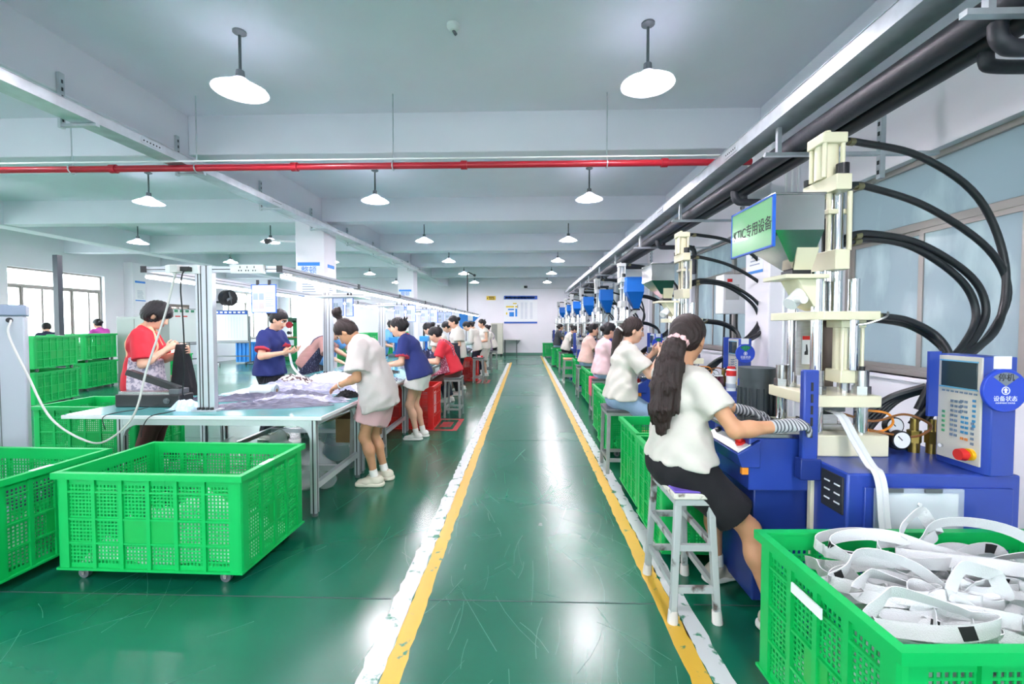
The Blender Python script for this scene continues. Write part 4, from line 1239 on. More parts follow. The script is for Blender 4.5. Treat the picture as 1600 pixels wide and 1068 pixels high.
cord('power_cord', 'thin black cord trailing from the heat sealer over the table edge', [(-3.0, 3.545, .78), (-3.05, 3.45, .762), (-3.12, 3.3, .76), (-3.14, 3.215, .74), (-3.12, 3.21, .65)], .003, M_BLACK)
cord('power_cord', 'black cord running from the sealer\'s right end across the table front', [(-2.82, 3.62, .80), (-2.75, 3.52, .766), (-2.74, 3.35, .76), (-2.78, 3.215, .75), (-2.83, 3.2, .66), (-2.84, 3.2, .6)], .0035, M_BLACK)
# roll of white film
rl = thing('film_roll', 'roll of white film lying on the table behind the first post', 'roll', (-2.46, 4.12, .755))
MB().cyl((-.11, .0, .055), (.11, .02, .055), .055, n=24).build('film', mat('white_film', '#dfe9ec', .3), rl)
MB().cyl((-.115, 0, .055), (.115, .02, .055), .02, n=16).build('core', M_CARD, rl)
for s in (-.07, .09): MB().cyl((s, .01, .055), (s + .025, .012, .055), .0565, n=24).build('grey_band', mat('grey_band', '#a9bcc0', .4), rl)

# louvred cabinet at the left edge
cb = thing('louvred_cabinet', 'grey louvred cabinet standing at the left edge of the picture', 'cabinet', (-3.79, 3.4, 0))  # moved below
M_CABI = mat('pale_grey_cabinet', '#b3bcc6', .4)
MB().box(-4.62, -3.79, 3.4, 3.95, .08, 1.5).build('body', M_CABI, cb, world=True, bevel=.012)
MB().box(-4.63, -3.78, 3.39, 3.96, 1.5, 1.585).build('top_cover', mat('blue_grey_cover', '#8d9cb2', .4), cb, world=True, bevel=.008)
MB().box(-4.6, -3.82, 3.42, 3.93, 0, .08).build('plinth', M_GREYP, cb, world=True)
for k in range(20):
    MB().hexa([(-4.58, 3.385, .42 + k * .046), (-3.945, 3.385, .42 + k * .046), (-3.945, 3.401, .43 + k * .046), (-4.58, 3.401, .43 + k * .046), (-4.58, 3.385, .44 + k * .046), (-3.945, 3.385, .44 + k * .046), (-3.945, 3.401, .445 + k * .046), (-4.58, 3.401, .445 + k * .046)]).build('louvre', M_CABI, cb, world=True)
MB().box(-4.59, -3.94, 3.398, 3.4005, .41, 1.35).build('louvre_recess', M_DARKSLOT, cb, world=True)
MB().box(-3.932, -3.928, 3.398, 3.4005, .1, 1.49).build('panel_seam', M_GREYP, cb, world=True)
MB().cyl((-3.87, 3.4, 1.465), (-3.87, 3.392, 1.465), .02, n=14).build('cable_grommet', M_DARKSLOT, cb, world=True)
MB().box(-4.05, -4.0, 3.45, 3.5, 1.585, 1.6).build('knob', M_BLACKP, cb, world=True)
cb.rotation_euler.z = R(47); cb.location.x = -3.93
# ---------------------------------------------------------------- figures: smooth-blended distance fields turned into one skin
V = lambda *a: np.array(a, dtype=float)
def unit(v): return v / (np.linalg.norm(v) + 1e-9)

def cap(a, b, ra, rb=None, k=.02, m=0, cuts=None, l=None, s=1.0):
    return dict(t='cap', a=V(*a), b=V(*b), ra=ra, rb=ra if rb is None else rb, k=k, m=m, cuts=cuts, l=l, s=s)
def ell(c, r, R_=None, k=.015, m=0, sub=False, cuts=None):
    return dict(t='ell', c=V(*c), r=V(*r), R=np.eye(3) if R_ is None else R_, k=k, m=m, sub=sub, cuts=cuts)

def prim_box(p):
    if p['t'] == 'cap':
        r = max(p['ra'], p['rb']) * max(1, p['s'])
        return np.minimum(p['a'], p['b']) - r, np.maximum(p['a'], p['b']) + r
    r = p['r'].max()
    return p['c'] - r, p['c'] + r

def prim_d(p, X, Y, Z):
    if p['t'] == 'cap':
        a, b = p['a'], p['b']
        px, py, pz = X - a[0], Y - a[1], Z - a[2]
        if p['l'] is not None:
            l = p['l']; q = (px * l[0] + py * l[1] + pz * l[2]) * (1 / p['s'] - 1)
            px = px + q * l[0]; py = py + q * l[1]; pz = pz + q * l[2]
        ba = b - a; bb = ba.dot(ba) + 1e-9
        t = np.clip((px * ba[0] + py * ba[1] + pz * ba[2]) / bb, 0, 1)
        d = np.sqrt((px - t * ba[0]) ** 2 + (py - t * ba[1]) ** 2 + (pz - t * ba[2]) ** 2) - (p['ra'] + t * (p['rb'] - p['ra']))
    else:
        c, r, M = p['c'], p['r'], p['R']
        px, py, pz = X - c[0], Y - c[1], Z - c[2]
        u = (px * M[0, 0] + py * M[1, 0] + pz * M[2, 0]); v = (px * M[0, 1] + py * M[1, 1] + pz * M[2, 1]); w = (px * M[0, 2] + py * M[1, 2] + pz * M[2, 2])
        k0 = np.sqrt((u / r[0]) ** 2 + (v / r[1]) ** 2 + (w / r[2]) ** 2)
        k1 = np.sqrt((u / r[0] ** 2) ** 2 + (v / r[1] ** 2) ** 2 + (w / r[2] ** 2) ** 2) + 1e-9
        d = k0 * (k0 - 1) / k1
    if p['cuts']:
        for pt, n in p['cuts']:
            d = np.maximum(d, (X - pt[0]) * n[0] + (Y - pt[1]) * n[1] + (Z - pt[2]) * n[2])
    return d

def sdf_mesh(name, prims, res, mats, parent=None, inflate=0, gcuts=None, disp=None, smooth=0):
    lo = np.min([prim_box(p)[0] for p in prims if not p.get('sub')], axis=0) - inflate - 3 * res - .01
    hi = np.max([prim_box(p)[1] for p in prims if not p.get('sub')], axis=0) + inflate + 3 * res + .01
    n = np.ceil((hi - lo) / res).astype(int) + 1
    ax = [lo[i] + res * np.arange(n[i]) for i in range(3)]
    f = np.full(n, 1.0, dtype=np.float32)
    own = np.zeros(n, dtype=np.int8)
    od = np.full(n, 9.0, dtype=np.float32)
    for p in prims:
        a, b = prim_box(p)
        pad = inflate + p['k'] + 2.5 * res + .012
        i0 = np.clip(np.floor((a - pad - lo) / res).astype(int), 0, n); i1 = np.clip(np.ceil((b + pad - lo) / res).astype(int) + 1, 0, n)
        if (i1 <= i0).any(): continue
        sl = tuple(slice(i0[i], i1[i]) for i in range(3))
        X = ax[0][sl[0]][:, None, None]; Y = ax[1][sl[1]][None, :, None]; Z = ax[2][sl[2]][None, None, :]
        d = prim_d(p, X, Y, Z).astype(np.float32)
        g = f[sl]
        k = p['k']
        if p.get('sub'):
            h = np.maximum(k - np.abs(g + d), 0) / k
            f[sl] = np.maximum(g, -d) + h * h * k * .25
        else:
            h = np.maximum(k - np.abs(g - d), 0) / k
            o = own[sl]; q = od[sl]
            w = d < q
            o[w] = p['m']; q[w] = d[w]
            f[sl] = np.minimum(g, d) - h * h * k * .25
    f -= inflate
    X = ax[0][:, None, None]; Y = ax[1][None, :, None]; Z = ax[2][None, None, :]
    if disp is not None:
        f += disp(X, Y, Z).astype(np.float32)
    if gcuts:
        for pt, nn in gcuts:
            f = np.maximum(f, ((X - pt[0]) * nn[0] + (Y - pt[1]) * nn[1] + (Z - pt[2]) * nn[2]).astype(np.float32))
    f[0] = f[-1] = 1; f[:, 0] = f[:, -1] = 1; f[:, :, 0] = f[:, :, -1] = 1
    ins = f < 0
    C = [(i, j, k) for i in (0, 1) for j in (0, 1) for k in (0, 1)]
    sub = lambda A, c: A[c[0]:A.shape[0] - 1 + c[0], c[1]:A.shape[1] - 1 + c[1], c[2]:A.shape[2] - 1 + c[2]]
    cnt = sum(sub(ins, c).astype(np.int8) for c in C)
    act = (cnt > 0) & (cnt < 8)
    idx = np.full(act.shape, -1, dtype=np.int64)
    na = int(act.sum())
    idx[act] = np.arange(na)
    F = {c: sub(f, c)[act] for c in C}
    pos = np.zeros((na, 3)); num = np.zeros(na)
    for c in C:
        for axn in range(3):
            if c[axn] == 0:
                c2 = list(c); c2[axn] = 1; c2 = tuple(c2)
                f0, f1 = F[c], F[c2]
                w = (f0 < 0) != (f1 < 0)
                t = np.where(w, f0 / np.where(w, f0 - f1, 1), 0)
                e = np.zeros((na, 3)); e[:] = c; e[:, axn] = t
                pos[w] += e[w]; num[w] += 1
    cell = np.argwhere(act)
    verts = lo + (cell + pos / np.maximum(num, 1)[:, None]) * res
    fm = own[:-1, :-1, :-1][act]
    faces = []
    for axn in range(3):
        o1, o2 = (axn + 1) % 3, (axn + 2) % 3
        s0 = [slice(1, -1)] * 3; s1 = [slice(1, -1)] * 3
        s0[axn] = slice(0, -1); s1[axn] = slice(1, None)
        A = ins[tuple(s0)]; B = ins[tuple(s1)]
        e = np.argwhere(A != B)
        if len(e) == 0: continue
        flip = A[tuple(e.T)]
        base = e.copy(); base[:, o1] += 1; base[:, o2] += 1
        def cid(d1, d2):
            q = base.copy(); q[:, o1] += d1; q[:, o2] += d2
            return idx[q[:, 0], q[:, 1], q[:, 2]]
        Q = np.stack([cid(-1, -1), cid(0, -1), cid(0, 0), cid(-1, 0)], axis=1)
        Q[~flip] = Q[~flip][:, ::-1]
        faces.append(Q)
    faces = np.concatenate(faces)
    faces = faces[(faces >= 0).all(axis=1)]
    for _ in range(smooth):
        acc = np.zeros_like(verts); c_ = np.zeros(na)
        for i in range(4):
            for j in ((i + 1) % 4, (i + 3) % 4):
                np.add.at(acc, faces[:, i], verts[faces[:, j]]); np.add.at(c_, faces[:, i], 1)
        verts = verts * .5 + .5 * acc / np.maximum(c_, 1)[:, None]
    me = bpy.data.meshes.new(name)
    me.vertices.add(na); me.vertices.foreach_set('co', verts.astype(np.float32).ravel())
    nf = len(faces)
    me.loops.add(nf * 4); me.loops.foreach_set('vertex_index', faces.astype(np.int32).ravel())
    me.polygons.add(nf); me.polygons.foreach_set('loop_start', np.arange(0, nf * 4, 4, dtype=np.int32)); me.polygons.foreach_set('loop_total', np.full(nf, 4, dtype=np.int32))
    for m in mats: me.materials.append(m)
    me.polygons.foreach_set('material_index', fm[faces[:, 0]].astype(np.int32))
    me.polygons.foreach_set('use_smooth', np.ones(nf, dtype=bool))
    me.update(); me.validate()
    o = bpy.data.objects.new(name, me)
    COL.objects.link(o)
    if parent is not None: o.parent = parent
    return o

M_SKIN = mat('skin', '#dfae92', .55, noise=.05, nscale=14)
M_SKIN2 = mat('tanned_skin', '#c9946f', .55, noise=.05, nscale=14)
M_LIP = mat('lips', '#b96a62', .5)
M_EYEW = mat('eye_white', '#e8e6e2', .3)
M_IRIS = mat('iris', '#2a1c16', .2)
M_BROW = mat('eyebrow', '#2b211e', .8)
def hairmat(name, c):
    return mat(name, c, .42, noise=.35, nscale=30, bump=.5, bscale=70, stretch=(6, 6, .6), spec=.4)
M_HAIR = hairmat('black_hair', '#141013'); M_HAIRB = hairmat('dark_brown_hair', '#281916')

def ik(a, t, l1, l2, pole):
    d = t - a; D = np.linalg.norm(d); ax = d / D
    D = min(D, .995 * (l1 + l2)); t = a + ax * D
    x = (l1 * l1 - l2 * l2 + D * D) / (2 * D); h = math.sqrt(max(l1 * l1 - x * x, 0))
    pv = pole - ax * pole.dot(ax); pv = unit(pv)
    return a + ax * x + pv * h, t

def rotv(v, axis, ang):
    c, s = math.cos(ang), math.sin(ang)
    return v * c + np.cross(axis, v) * s + axis * axis.dot(v) * (1 - c)

class Fig:
    """a skeleton in local axes: +x forward, +y the figure's left, z up, feet on z=0"""
    def __init__(F, pel=(0, .84), lean=5, curve=8, hp=15, hy=0, roll=0, hl=None, hr=None, fl=None, fr=None, kl=None, kr=None, el=None, er=None, fat=1.0, neck=None, tw=0, toe=(0, 0), sh=.155):
        F.fat = fat
        L = R(lean)
        F.P = V(pel[0], 0, pel[1])
        d = lambda a: V(math.sin(a), 0, math.cos(a))
        F.u0, F.u1, F.u2 = d(L * .8), d(L), d(L + R(curve))
        F.waist = F.P + F.u0 * .15
        F.chest = F.waist + F.u1 * .17
        F.neck = F.chest + F.u2 * .15
        F.lat = V(-math.sin(R(tw)), math.cos(R(tw)), 0)
        F.fwd = np.cross(F.lat, F.u2)
        nd = d(L + R(curve) + R(12 if neck is None else neck))
        F.hb = F.neck + nd * .085
        hp, hy = R(hp), R(hy)
        f = V(math.cos(hp) * math.cos(hy), math.cos(hp) * math.sin(hy), -math.sin(hp))
        l = V(-math.sin(hy), math.cos(hy), 0)
        u = np.cross(f, l)
        F.HR = np.stack([f, l, u], axis=1)
        F.H = F.hb + u * .085 + f * .02
        sc = F.neck - F.u2 * .045
        F.S = {'l': sc + F.lat * sh, 'r': sc - F.lat * sh}
        F.hip = {'l': F.P + V(0, .085, -.03), 'r': F.P + V(0, -.085, -.03)}
        F.E = {}; F.Wr = {}; F.K = {}; F.A = {}
        for s, tgt, ep, sg in (('l', hl, el, 1), ('r', hr, er, -1)):
            tgt = V(*tgt) if tgt is not None else F.S[s] + V(.08, sg * .03, -.5)
            ep = V(*ep) if ep is not None else V(-.6, sg * .5, -.8)
            F.E[s], F.Wr[s] = ik(F.S[s], tgt, .268, .232, ep)
        for s, tgt, kp, sg in (('l', fl, kl, 1), ('r', fr, kr, -1)):
            tgt = V(*tgt) if tgt is not None else V(F.P[0], sg * .09, .075)
            kp = V(*kp) if kp is not None else V(1, 0, .15)
            F.K[s], F.A[s] = ik(F.hip[s], tgt, .385, .375, kp)
        F.toe = {'l': R(toe[0]), 'r': R(toe[1])}
        F.palm = {}
    def headpt(F, x, y, z): return F.H + F.HR @ V(x, y, z)
    def head_prims(F, res, face=True):
        H, M = F.headpt, F.HR
        p = [ell(H(-.008, 0, .03), (.092, .076, .084), M, .02), ell(H(.022, 0, -.03), (.064, .06, .085), M, .03), ell(H(.045, 0, -.088), (.033, .032, .026), M, .03)]
        for s in (1, -1):
            p.append(ell(H(.035, s * .036, -.035), (.038, .026, .035), M, .02))
        p += [cap(H(.082, 0, .008), H(.098, 0, -.032), .008, .0125, .012), ell(H(.088, 0, -.036), (.014, .019, .010), M, .008)]
        for s in (1, -1):
            p.append(ell(H(-.004, s * .076, -.015), (.018, .010, .031), M, .008))
        if face:
            for s in (1, -1):
                p.append(ell(H(.088, s * .031, .002), (.016, .019, .011), M, .012, sub=True))
            for s in (1, -1):
                p.append(cap(H(.0815, s * .018, .0085), H(.077, s * .045, .0075), .003, .0025, .002, 3))
                p.append(ell(H(.0685, s * .031, .001), (.0125, .0135, .007), M, .002, 1))
                p.append(ell(H(.0785, s * .032, .001), (.0055, .006, .0062), M, .001, 2))
                p.append(cap(H(.087, s * .016, .022), H(.078, s * .047, .021), .0042, .003, .003, 3))
            p += [ell(H(.083, 0, -.062), (.011, .022, .0055), M, .004, 4), ell(H(.082, 0, -.07), (.011, .018, .006), M, .004, 4)]
        return p
    def hand_prims(F, s, res, curl=35, m=0, infl=0, grip=False):
        E, Wp = F.E[s], F.Wr[s]
        d = unit(Wp - E)
        d = F.palm.get(s + 'd', d)
        n = F.palm.get(s)              # palm normal
        sg = 1 if s == 'l' else -1
        if n is None: n = V(0, 0, -1)
        n = unit(n - d * n.dot(d))
        lat = np.cross(n, d) if s == 'l' else np.cross(d, n)
        r0 = max(.0082, res * .85) + infl
        p = [cap(Wp, Wp + d * .03, .021 + infl, .019 + infl, .015, m, l=lat, s=1.35), cap(Wp + d * .03, Wp + d * .082, .0145 + infl, .0135 + infl, .012, m, l=lat, s=2.5)]
        for i, (o, L_, c_) in enumerate(((.030, .068, .9), (.010, .078, 1), (-.011, .073, 1.08), (-.030, .058, 1.2))):
            b = Wp + d * (.086 - .004 * abs(i - 1)) + lat * o
            dd = d + lat * (o * 1.2); dd = unit(dd)
            ang = R(curl) * c_ * .55
            for q, fr in enumerate((.45, .32, .23)):
                dd = unit(rotv(dd, lat, ang if s == 'r' else -ang))
                e = b + dd * L_ * fr
                p.append(cap(b, e, r0 * (1 - .08 * q), r0 * (.94 - .1 * q), .004, m))
                b = e
        b = Wp + d * .025 + lat * .024 + n * .004
        dd = unit(d * .7 + lat * .6 + n * .35)
        for q, L_ in enumerate((.042, .032, .026)):
            e = b + dd * L_
            p.append(cap(b, e, r0 * (1.35 - .15 * q), r0 * (1.2 - .15 * q), .008 if q == 0 else .004, m))
            b = e; dd = unit(dd + d * .3 - lat * .22 + n * .12)
        return p
    def leg_prims(F, s, infl=0, upto=1.0, m=0, k=.02):
        h, kn, a = F.hip[s], F.K[s], F.A[s]
        f = F.fat
        p = [cap(h, kn, .082 * f + infl, .053 * f + infl, .03, m)]
        sh = unit(a - kn); bk = unit(np.cross(np.cross(sh, unit(kn - h)), sh) + 1e-6)
        bk = V(-1, 0, 0) - sh * V(-1, 0, 0).dot(sh); bk = unit(bk)
        p += [cap(kn, kn + (a - kn) * .35 + bk * .012, .05 * f + infl, .05 * f + infl, .03, m), cap(kn + (a - kn) * .3 + bk * .01, a, .049 * f + infl, .031 * f + infl, .03, m)]
        return p
    def arm_prims(F, s, infl=0, m=0):
        f = F.fat
        S, E, Wp = F.S[s], F.E[s], F.Wr[s]
        return [cap(S, E, .045 * f + infl, .036 * f + infl, .03, m), cap(E, E + (Wp - E) * .3, .037 * f + infl, .037 * f + infl, .02, m), cap(E + (Wp - E) * .25, Wp, .036 * f + infl, .0235 * f + infl, .02, m)]
    def torso_prims(F, infl=0, m=0, hips=True, bust=True):
        f = F.fat; l = F.lat
        y = V(0, 1, 0)
        p = []
        if hips: p.append(cap(F.P - F.u0 * .02, F.P + F.u0 * .06, .108 * f + infl, .102 * f + infl, .04, m, l=y, s=1.42))
        p += [cap(F.P + F.u0 * .08, F.waist + F.u1 * .04, .094 * f + infl, .088 * f + infl, .05, m, l=y, s=1.36),
              cap(F.waist + F.u1 * .03, F.chest + F.u2 * .02, .09 * f + infl, .098 * f + infl, .05, m, l=l, s=1.36),
              cap(F.chest + F.u2 * .02, F.chest + F.u2 * .06, .097 * f + infl, .085 * f + infl, .05, m, l=l, s=1.45),
              cap(F.S['l'] * .85 + F.S['r'] * .15, F.S['r'] * .85 + F.S['l'] * .15, .05 * f + infl, .05 * f + infl, .045, m),
              cap(F.chest + F.u2 * .1, F.neck + F.u2 * .01, .062 * f + infl, .045 * f + infl, .04, m, l=l, s=1.3)]
        if bust:
            for s in (1, -1):
                p.append(ell(F.chest + F.fwd * .068 + l * s * .066 - F.u2 * .005, (.05 + infl, .056 + infl, .055 + infl), np.stack([F.fwd, l, F.u2], axis=1), .04, m))
        return p

def wrinkle(amp, fr, seed=0):
    def g(X, Y, Z):
        a = np.sin(X * fr + 3 * np.sin(Z * fr * .37 + seed) + seed) * np.sin(Z * fr * .55 + 2.2 * np.sin(Y * fr * .5 + seed * 2) + Y * fr * .6)
        b = np.sin(Y * fr * 1.7 + Z * fr * 1.1 + 2 * np.sin(X * fr * .6) + seed)
        return amp * (a + .5 * b)
    return g

def shoe(F, s, parent, m_up, m_sole, big=1.0, res=.008):
    A = F.A[s]; t = F.toe[s]
    f = V(math.cos(t), math.sin(t), 0); l = V(-math.sin(t), math.cos(t), 0)
    g = V(A[0], A[1], A[2] - .075)
    b = big
    up = [cap(g + f * -.035 + V(0, 0, .045), g + f * .075 + V(0, 0, .034), .036 * b, .03 * b, .02, 0, l=l, s=1.1), cap(g + f * .06 + V(0, 0, .032), g + f * .135 + V(0, 0, .026), .032 * b, .026 * b, .02, 0, l=l, s=1.4), cap(g + f * -.02 + V(0, 0, .05), g + f * .0 + V(0, 0, .082), .038 * b, .037 * b, .02, 0)]
    so = [cap(g + f * -.045 + V(0, 0, .012), g + f * .135 + V(0, 0, .012), .037 * b, .037 * b, .02, 1, l=l, s=1.22)]
    o = sdf_mesh('shoe', up, res, [m_up], parent, gcuts=[(g + V(0, 0, .01), V(0, 0, -1)), (g + V(0, 0, .088), V(0, 0, 1))])
    sdf_mesh('sole', so, res, [m_sole], o, gcuts=[(g + V(0, 0, .001), V(0, 0, -1)), (g + V(0, 0, .028 * b), V(0, 0, 1))])
    return o

def person(label, loc, rot, F, res=.01, hair='bun', hairm=None, skin=None, top=None, bottom=None, shoes=None, apron=None, hands=True, curl=35, scale=1.0, face=True, seed=1, cuff=None, extra=None, feet=True, socks=None):
    """top: dict(mat, sleeve 0..1, loose, hem (distance below pelvis), long)   bottom: dict(kind, mat, len)"""
    t = thing('person', label, 'person', loc, R(rot))
    t.scale = (scale,) * 3
    skin = skin or M_SKIN; hairm = hairm or M_HAIR
    p = F.torso_prims(-.012, bust=False)
    p.append(cap(F.neck - F.u2 * .02, F.hb + F.HR[:, 2] * .02, .05, .047, .025))
    for s in 'lr':
        p += F.arm_prims(s) + F.leg_prims(s, -.004)
        A = F.A[s]; tt = F.toe[s]; f = V(math.cos(tt), math.sin(tt), 0)
        p.append(cap(A, A + V(0, 0, -.035), .03, .03, .02)); p.append(cap(A + V(0, 0, -.04) - f * .02, A + f * .11 + V(0, 0, -.048), .026, .02, .02))
        if hands: p += F.hand_prims(s, res, curl)
    p += F.head_prims(res, face)
    sdf_mesh('body', p, res, [skin, M_EYEW, M_IRIS, M_BROW, M_LIP], t)
    cres = max(res, .009)
    # hair
    H, M = F.headpt, F.HR
    hp = [ell(H(-.014, 0, .032), (.099, .087, .094), M, .02), ell(H(-.045, 0, -.02), (.062, .074, .07), M, .03)]
    cutface = [ell(H(.095, 0, -.045), (.085, .1, .098), M, .012, sub=True)]
    strand = lambda X, Y, Z: .0022 * np.sin(((X - F.H[0]) * M[0, 0] + (Z - F.H[2]) * M[2, 0] + (Y - F.H[1]) * M[1, 0]) * 260 + 4 * np.sin(Z * 40)) + 0 * X + 0 * Y
    post = []
    if hair == 'bun':
        post = [ell(H(-.118, 0, .012), (.045, .048, .045), M, .015), cap(H(-.14, .02, .02), H(-.15, -.03, .0), .018, .014, .01)]
        bot = -.075
    elif hair == 'topbun':
        post = [cap(H(-.055, 0, .11), H(-.075, 0, .155), .024, .034, .015), ell(H(-.088, 0, .178), (.046, .05, .042), M, .015), cap(H(-.1, 0, .19), H(-.135, .01, .18), .02, .013, .012)]
        bot = -.07
    elif hair == 'clip':
        post = [ell(H(-.1, 0, .01), (.05, .052, .06), M, .02), cap(H(-.11, .03, .05), H(-.13, .04, .09), .016, .01, .01), cap(H(-.11, -.03, .05), H(-.14, -.03, .085), .016, .009, .01)]
        bot = -.075
    elif hair == 'bob':
        hp = [ell(H(-.012, 0, .036), (.116, .108, .106), M, .02), ell(H(-.035, 0, -.025), (.092, .1, .08), M, .04)]
        cutface = [ell(H(.105, 0, -.06), (.07, .1, .085), M, .012, sub=True), ell(H(.035, 0, -.11), (.07, .085, .075), M, .012, sub=True)]
        for s in (1, -1): cutface.append(ell(H(.005, s * .1, -.03), (.026, .035, .04), M, .012, sub=True))
        bot = -.085
    elif hair == 'short':
        bot = -.06
    elif hair == 'pony':
        bot = -.08
    for s in (1, -1):
        if hair not in ('bob',): cutface.append(ell(H(.02, s * .088, -.055), (.045, .03, .055), M, .01, sub=True))
    allp = hp + cutface
    ho = sdf_mesh('hair', allp + post, max(.006, res * .8) if res < .012 else res, [hairm], t, disp=strand, gcuts=[(H(0, 0, bot), -M[:, 2] * 1.0 + M[:, 0] * 0)])
    if extra: extra(F, t, ho)
    # top
    if top:
        lo = top.get('loose', .012); hem = top.get('hem', .08); sl = top.get('sleeve', .6)
        tp = F.torso_prims(lo)
        he = F.P - F.u0 * hem
        tp.append(cap(F.waist, he - F.u0 * .02, .1 * F.fat + lo, .108 * F.fat + lo * 1.6, .06, 0, l=V(0, 1, 0), s=1.4, cuts=[(he, -F.u0)]))
        tp = [q for q in tp]
        tp[0]['cuts'] = [(he, -F.u0)]
        for s in 'lr':
            S, E, Wp = F.S[s], F.E[s], F.Wr[s]
            d = unit(E - S)
            if sl <= 1:
                c_ = S + (E - S) * sl
                tp.append(cap(S, S + (E - S) * (sl + .1), .052 * F.fat + lo, .054 * F.fat + lo * 1.8, .035, 0, cuts=[(c_, d)]))
                if top.get('trim'):
                    tp.append(cap(S + (E - S) * (sl - .06), S + (E - S) * (sl + .1), .0525 * F.fat + lo * 1.8, .0532 * F.fat + lo * 1.8, .003, 1, cuts=[(c_ + d * .004, d), (c_ - d * .016, -d)]))
            else:
                tp += [cap(S, E, .05 * F.fat + lo, .045 * F.fat + lo, .035), cap(E, Wp, .045 * F.fat + lo, .035 + lo, .03, 0, cuts=[(Wp - unit(Wp - E) * .02, unit(Wp - E))])]
        nc = F.neck + F.u2 * .012
        tp.append(ell(F.neck + F.u2 * .035 + F.fwd * .025, (.062, .068, .05), np.stack([F.fwd, F.lat, F.u2], axis=1), .008, sub=True))
        if top.get('collar'):
            tp.append(cap(F.neck - F.u2 * .005, F.neck + F.u2 * .03, .064, .058, .008, 0, l=F.lat, s=1.12, cuts=[(F.neck + F.u2 * .028 , F.u2)]))
            tp.append(cap(F.neck + F.u2 * .02, F.neck + F.u2 * .03, .0615, .0585, .002, 1, l=F.lat, s=1.12, cuts=[(F.neck + F.u2 * .033, F.u2)]))
        ext = []
        if bottom:
            c2 = [(he, -F.u0), (F.P + np.cross(V(0, 1, 0), F.u0) * .1, np.cross(V(0, 1, 0), F.u0))]
            bl_ = bottom.get('loose', .014) + .009
            tp.append(cap(F.P - F.u0 * .05, F.P + F.u0 * .09, .113 * F.fat + bl_, .103 * F.fat + bl_, .05, 0, l=V(0, 1, 0), s=1.42, cuts=c2))
            ext.append(tp.pop())
            for s in 'lr':
                d = unit(F.K[s] - F.hip[s])
                ext.append(cap(F.hip[s] - d * .02, F.hip[s] + d * .3, .094 * F.fat + bl_, .1 * F.fat + bl_ * 1.3, .06, 0, cuts=c2))
        tp[-1:-1] = ext
        o = sdf_mesh('top', tp, cres, [top['mat'], top.get('trim', top['mat'])], t, disp=wrinkle(top.get('wr', .0028), 34, seed), smooth=1)
        if apron:
            fw = unit(np.cross(V(0, 1, 0), F.u1))
            ap = F.torso_prims(lo) + [cap(F.waist, F.P - F.u0 * .3, .108 * F.fat + lo * 1.6, .135 * F.fat + lo * 1.6, .06, 0, l=V(0, 1, 0), s=1.4)] + [dict(q, cuts=None) for q in ext]
            if bottom and F.K['l'][0] - F.hip['l'][0] > .2:
                for s in 'lr': ap.append(cap(F.hip[s], F.K[s], .1, .08, .08))
            ax = apron.get('x', .02)
            zt = F.chest + F.u2 * apron.get('bib', .05)
            sdf_mesh('apron', ap, cres, [apron['mat']], t, inflate=.012, gcuts=[(F.waist + fw * ax, -fw), (zt, F.u2), (F.P - F.u0 * apron.get('len', .28), -F.u0)], disp=wrinkle(.002, 30, seed + 3), smooth=1)
            if apron.get('straps'):
                c0 = F.chest
                for n_, off in ((unit(F.lat + F.u1 * apron.get('cross', .0)), .075), (unit(-F.lat + F.u1 * apron.get('cross', .0)), .075)):
                    pt = F.chest
                    sdf_mesh('strap', F.torso_prims(lo), cres * .8, [apron.get('smat', apron['mat'])], t, inflate=.006,
                             gcuts=[(pt + n_ * (off + .014), n_), (pt + n_ * (off - .014), -n_), (F.waist - F.u1 * .03, -F.u1)], smooth=0)
                sdf_mesh('waist_tie', F.torso_prims(lo), cres * .8, [apron.get('smat', apron['mat'])], t, inflate=.007, gcuts=[(F.waist + F.u1 * .012, F.u1), (F.waist - F.u1 * .016, -F.u1)])
    if bottom:
        k = bottom['kind']; ln = bottom.get('len', .5); lo = bottom.get('loose', .014)
        bp = [cap(F.P - F.u0 * .03, F.P + F.u0 * .09, .111 * F.fat + lo, .1 * F.fat + lo, .05, 0, l=V(0, 1, 0), s=1.42)]
        if k == 'pants':
            for s in 'lr':
                hpt, kn, a = F.hip[s], F.K[s], F.A[s]
                e = kn + (a - kn) * ln
                d = unit(a - kn)
                bp += [cap(hpt, kn, .086 * F.fat + lo, .058 * F.fat + lo * 1.3, .04), cap(kn, e + d * .02, .058 * F.fat + lo * 1.3, .05 + lo * bottom.get('flare', 1.0), .03, 0, cuts=[(e, d)])]
        elif k == 'shorts':
            for s in 'lr':
                hpt, kn = F.hip[s], F.K[s]
                d = unit(kn - hpt); e = hpt + (kn - hpt) * ln
                bp.append(cap(hpt - d * .02, e + d * .03, .09 * F.fat + lo, .085 * F.fat + lo * 2, .05, 0, cuts=[(e, d)]))
        elif k == 'skirt':
            for s in 'lr':
                hpt, kn = F.hip[s], F.K[s]
                d = unit(kn - hpt); e = hpt + (kn - hpt) * ln
                bp.append(cap(hpt - d * .02, e + d * .03, .09 * F.fat + lo, .082 * F.fat + lo * 2.5, .1, 0, cuts=[(e, d)]))
            m0 = (F.hip['l'] + F.hip['r']) / 2; m1 = (F.K['l'] + F.K['r']) / 2
            d = unit(m1 - m0); e = m0 + (m1 - m0) * ln
            bp.append(cap(m0, e + d * .03, .09 + lo, .075 + lo * 2, .08, 0, cuts=[(e, d)]))
        sdf_mesh({'pants': 'trousers', 'shorts': 'shorts', 'skirt': 'skirt'}[k], bp, cres, [bottom['mat']], t, disp=wrinkle(.0025, 30, seed + 7), smooth=1)
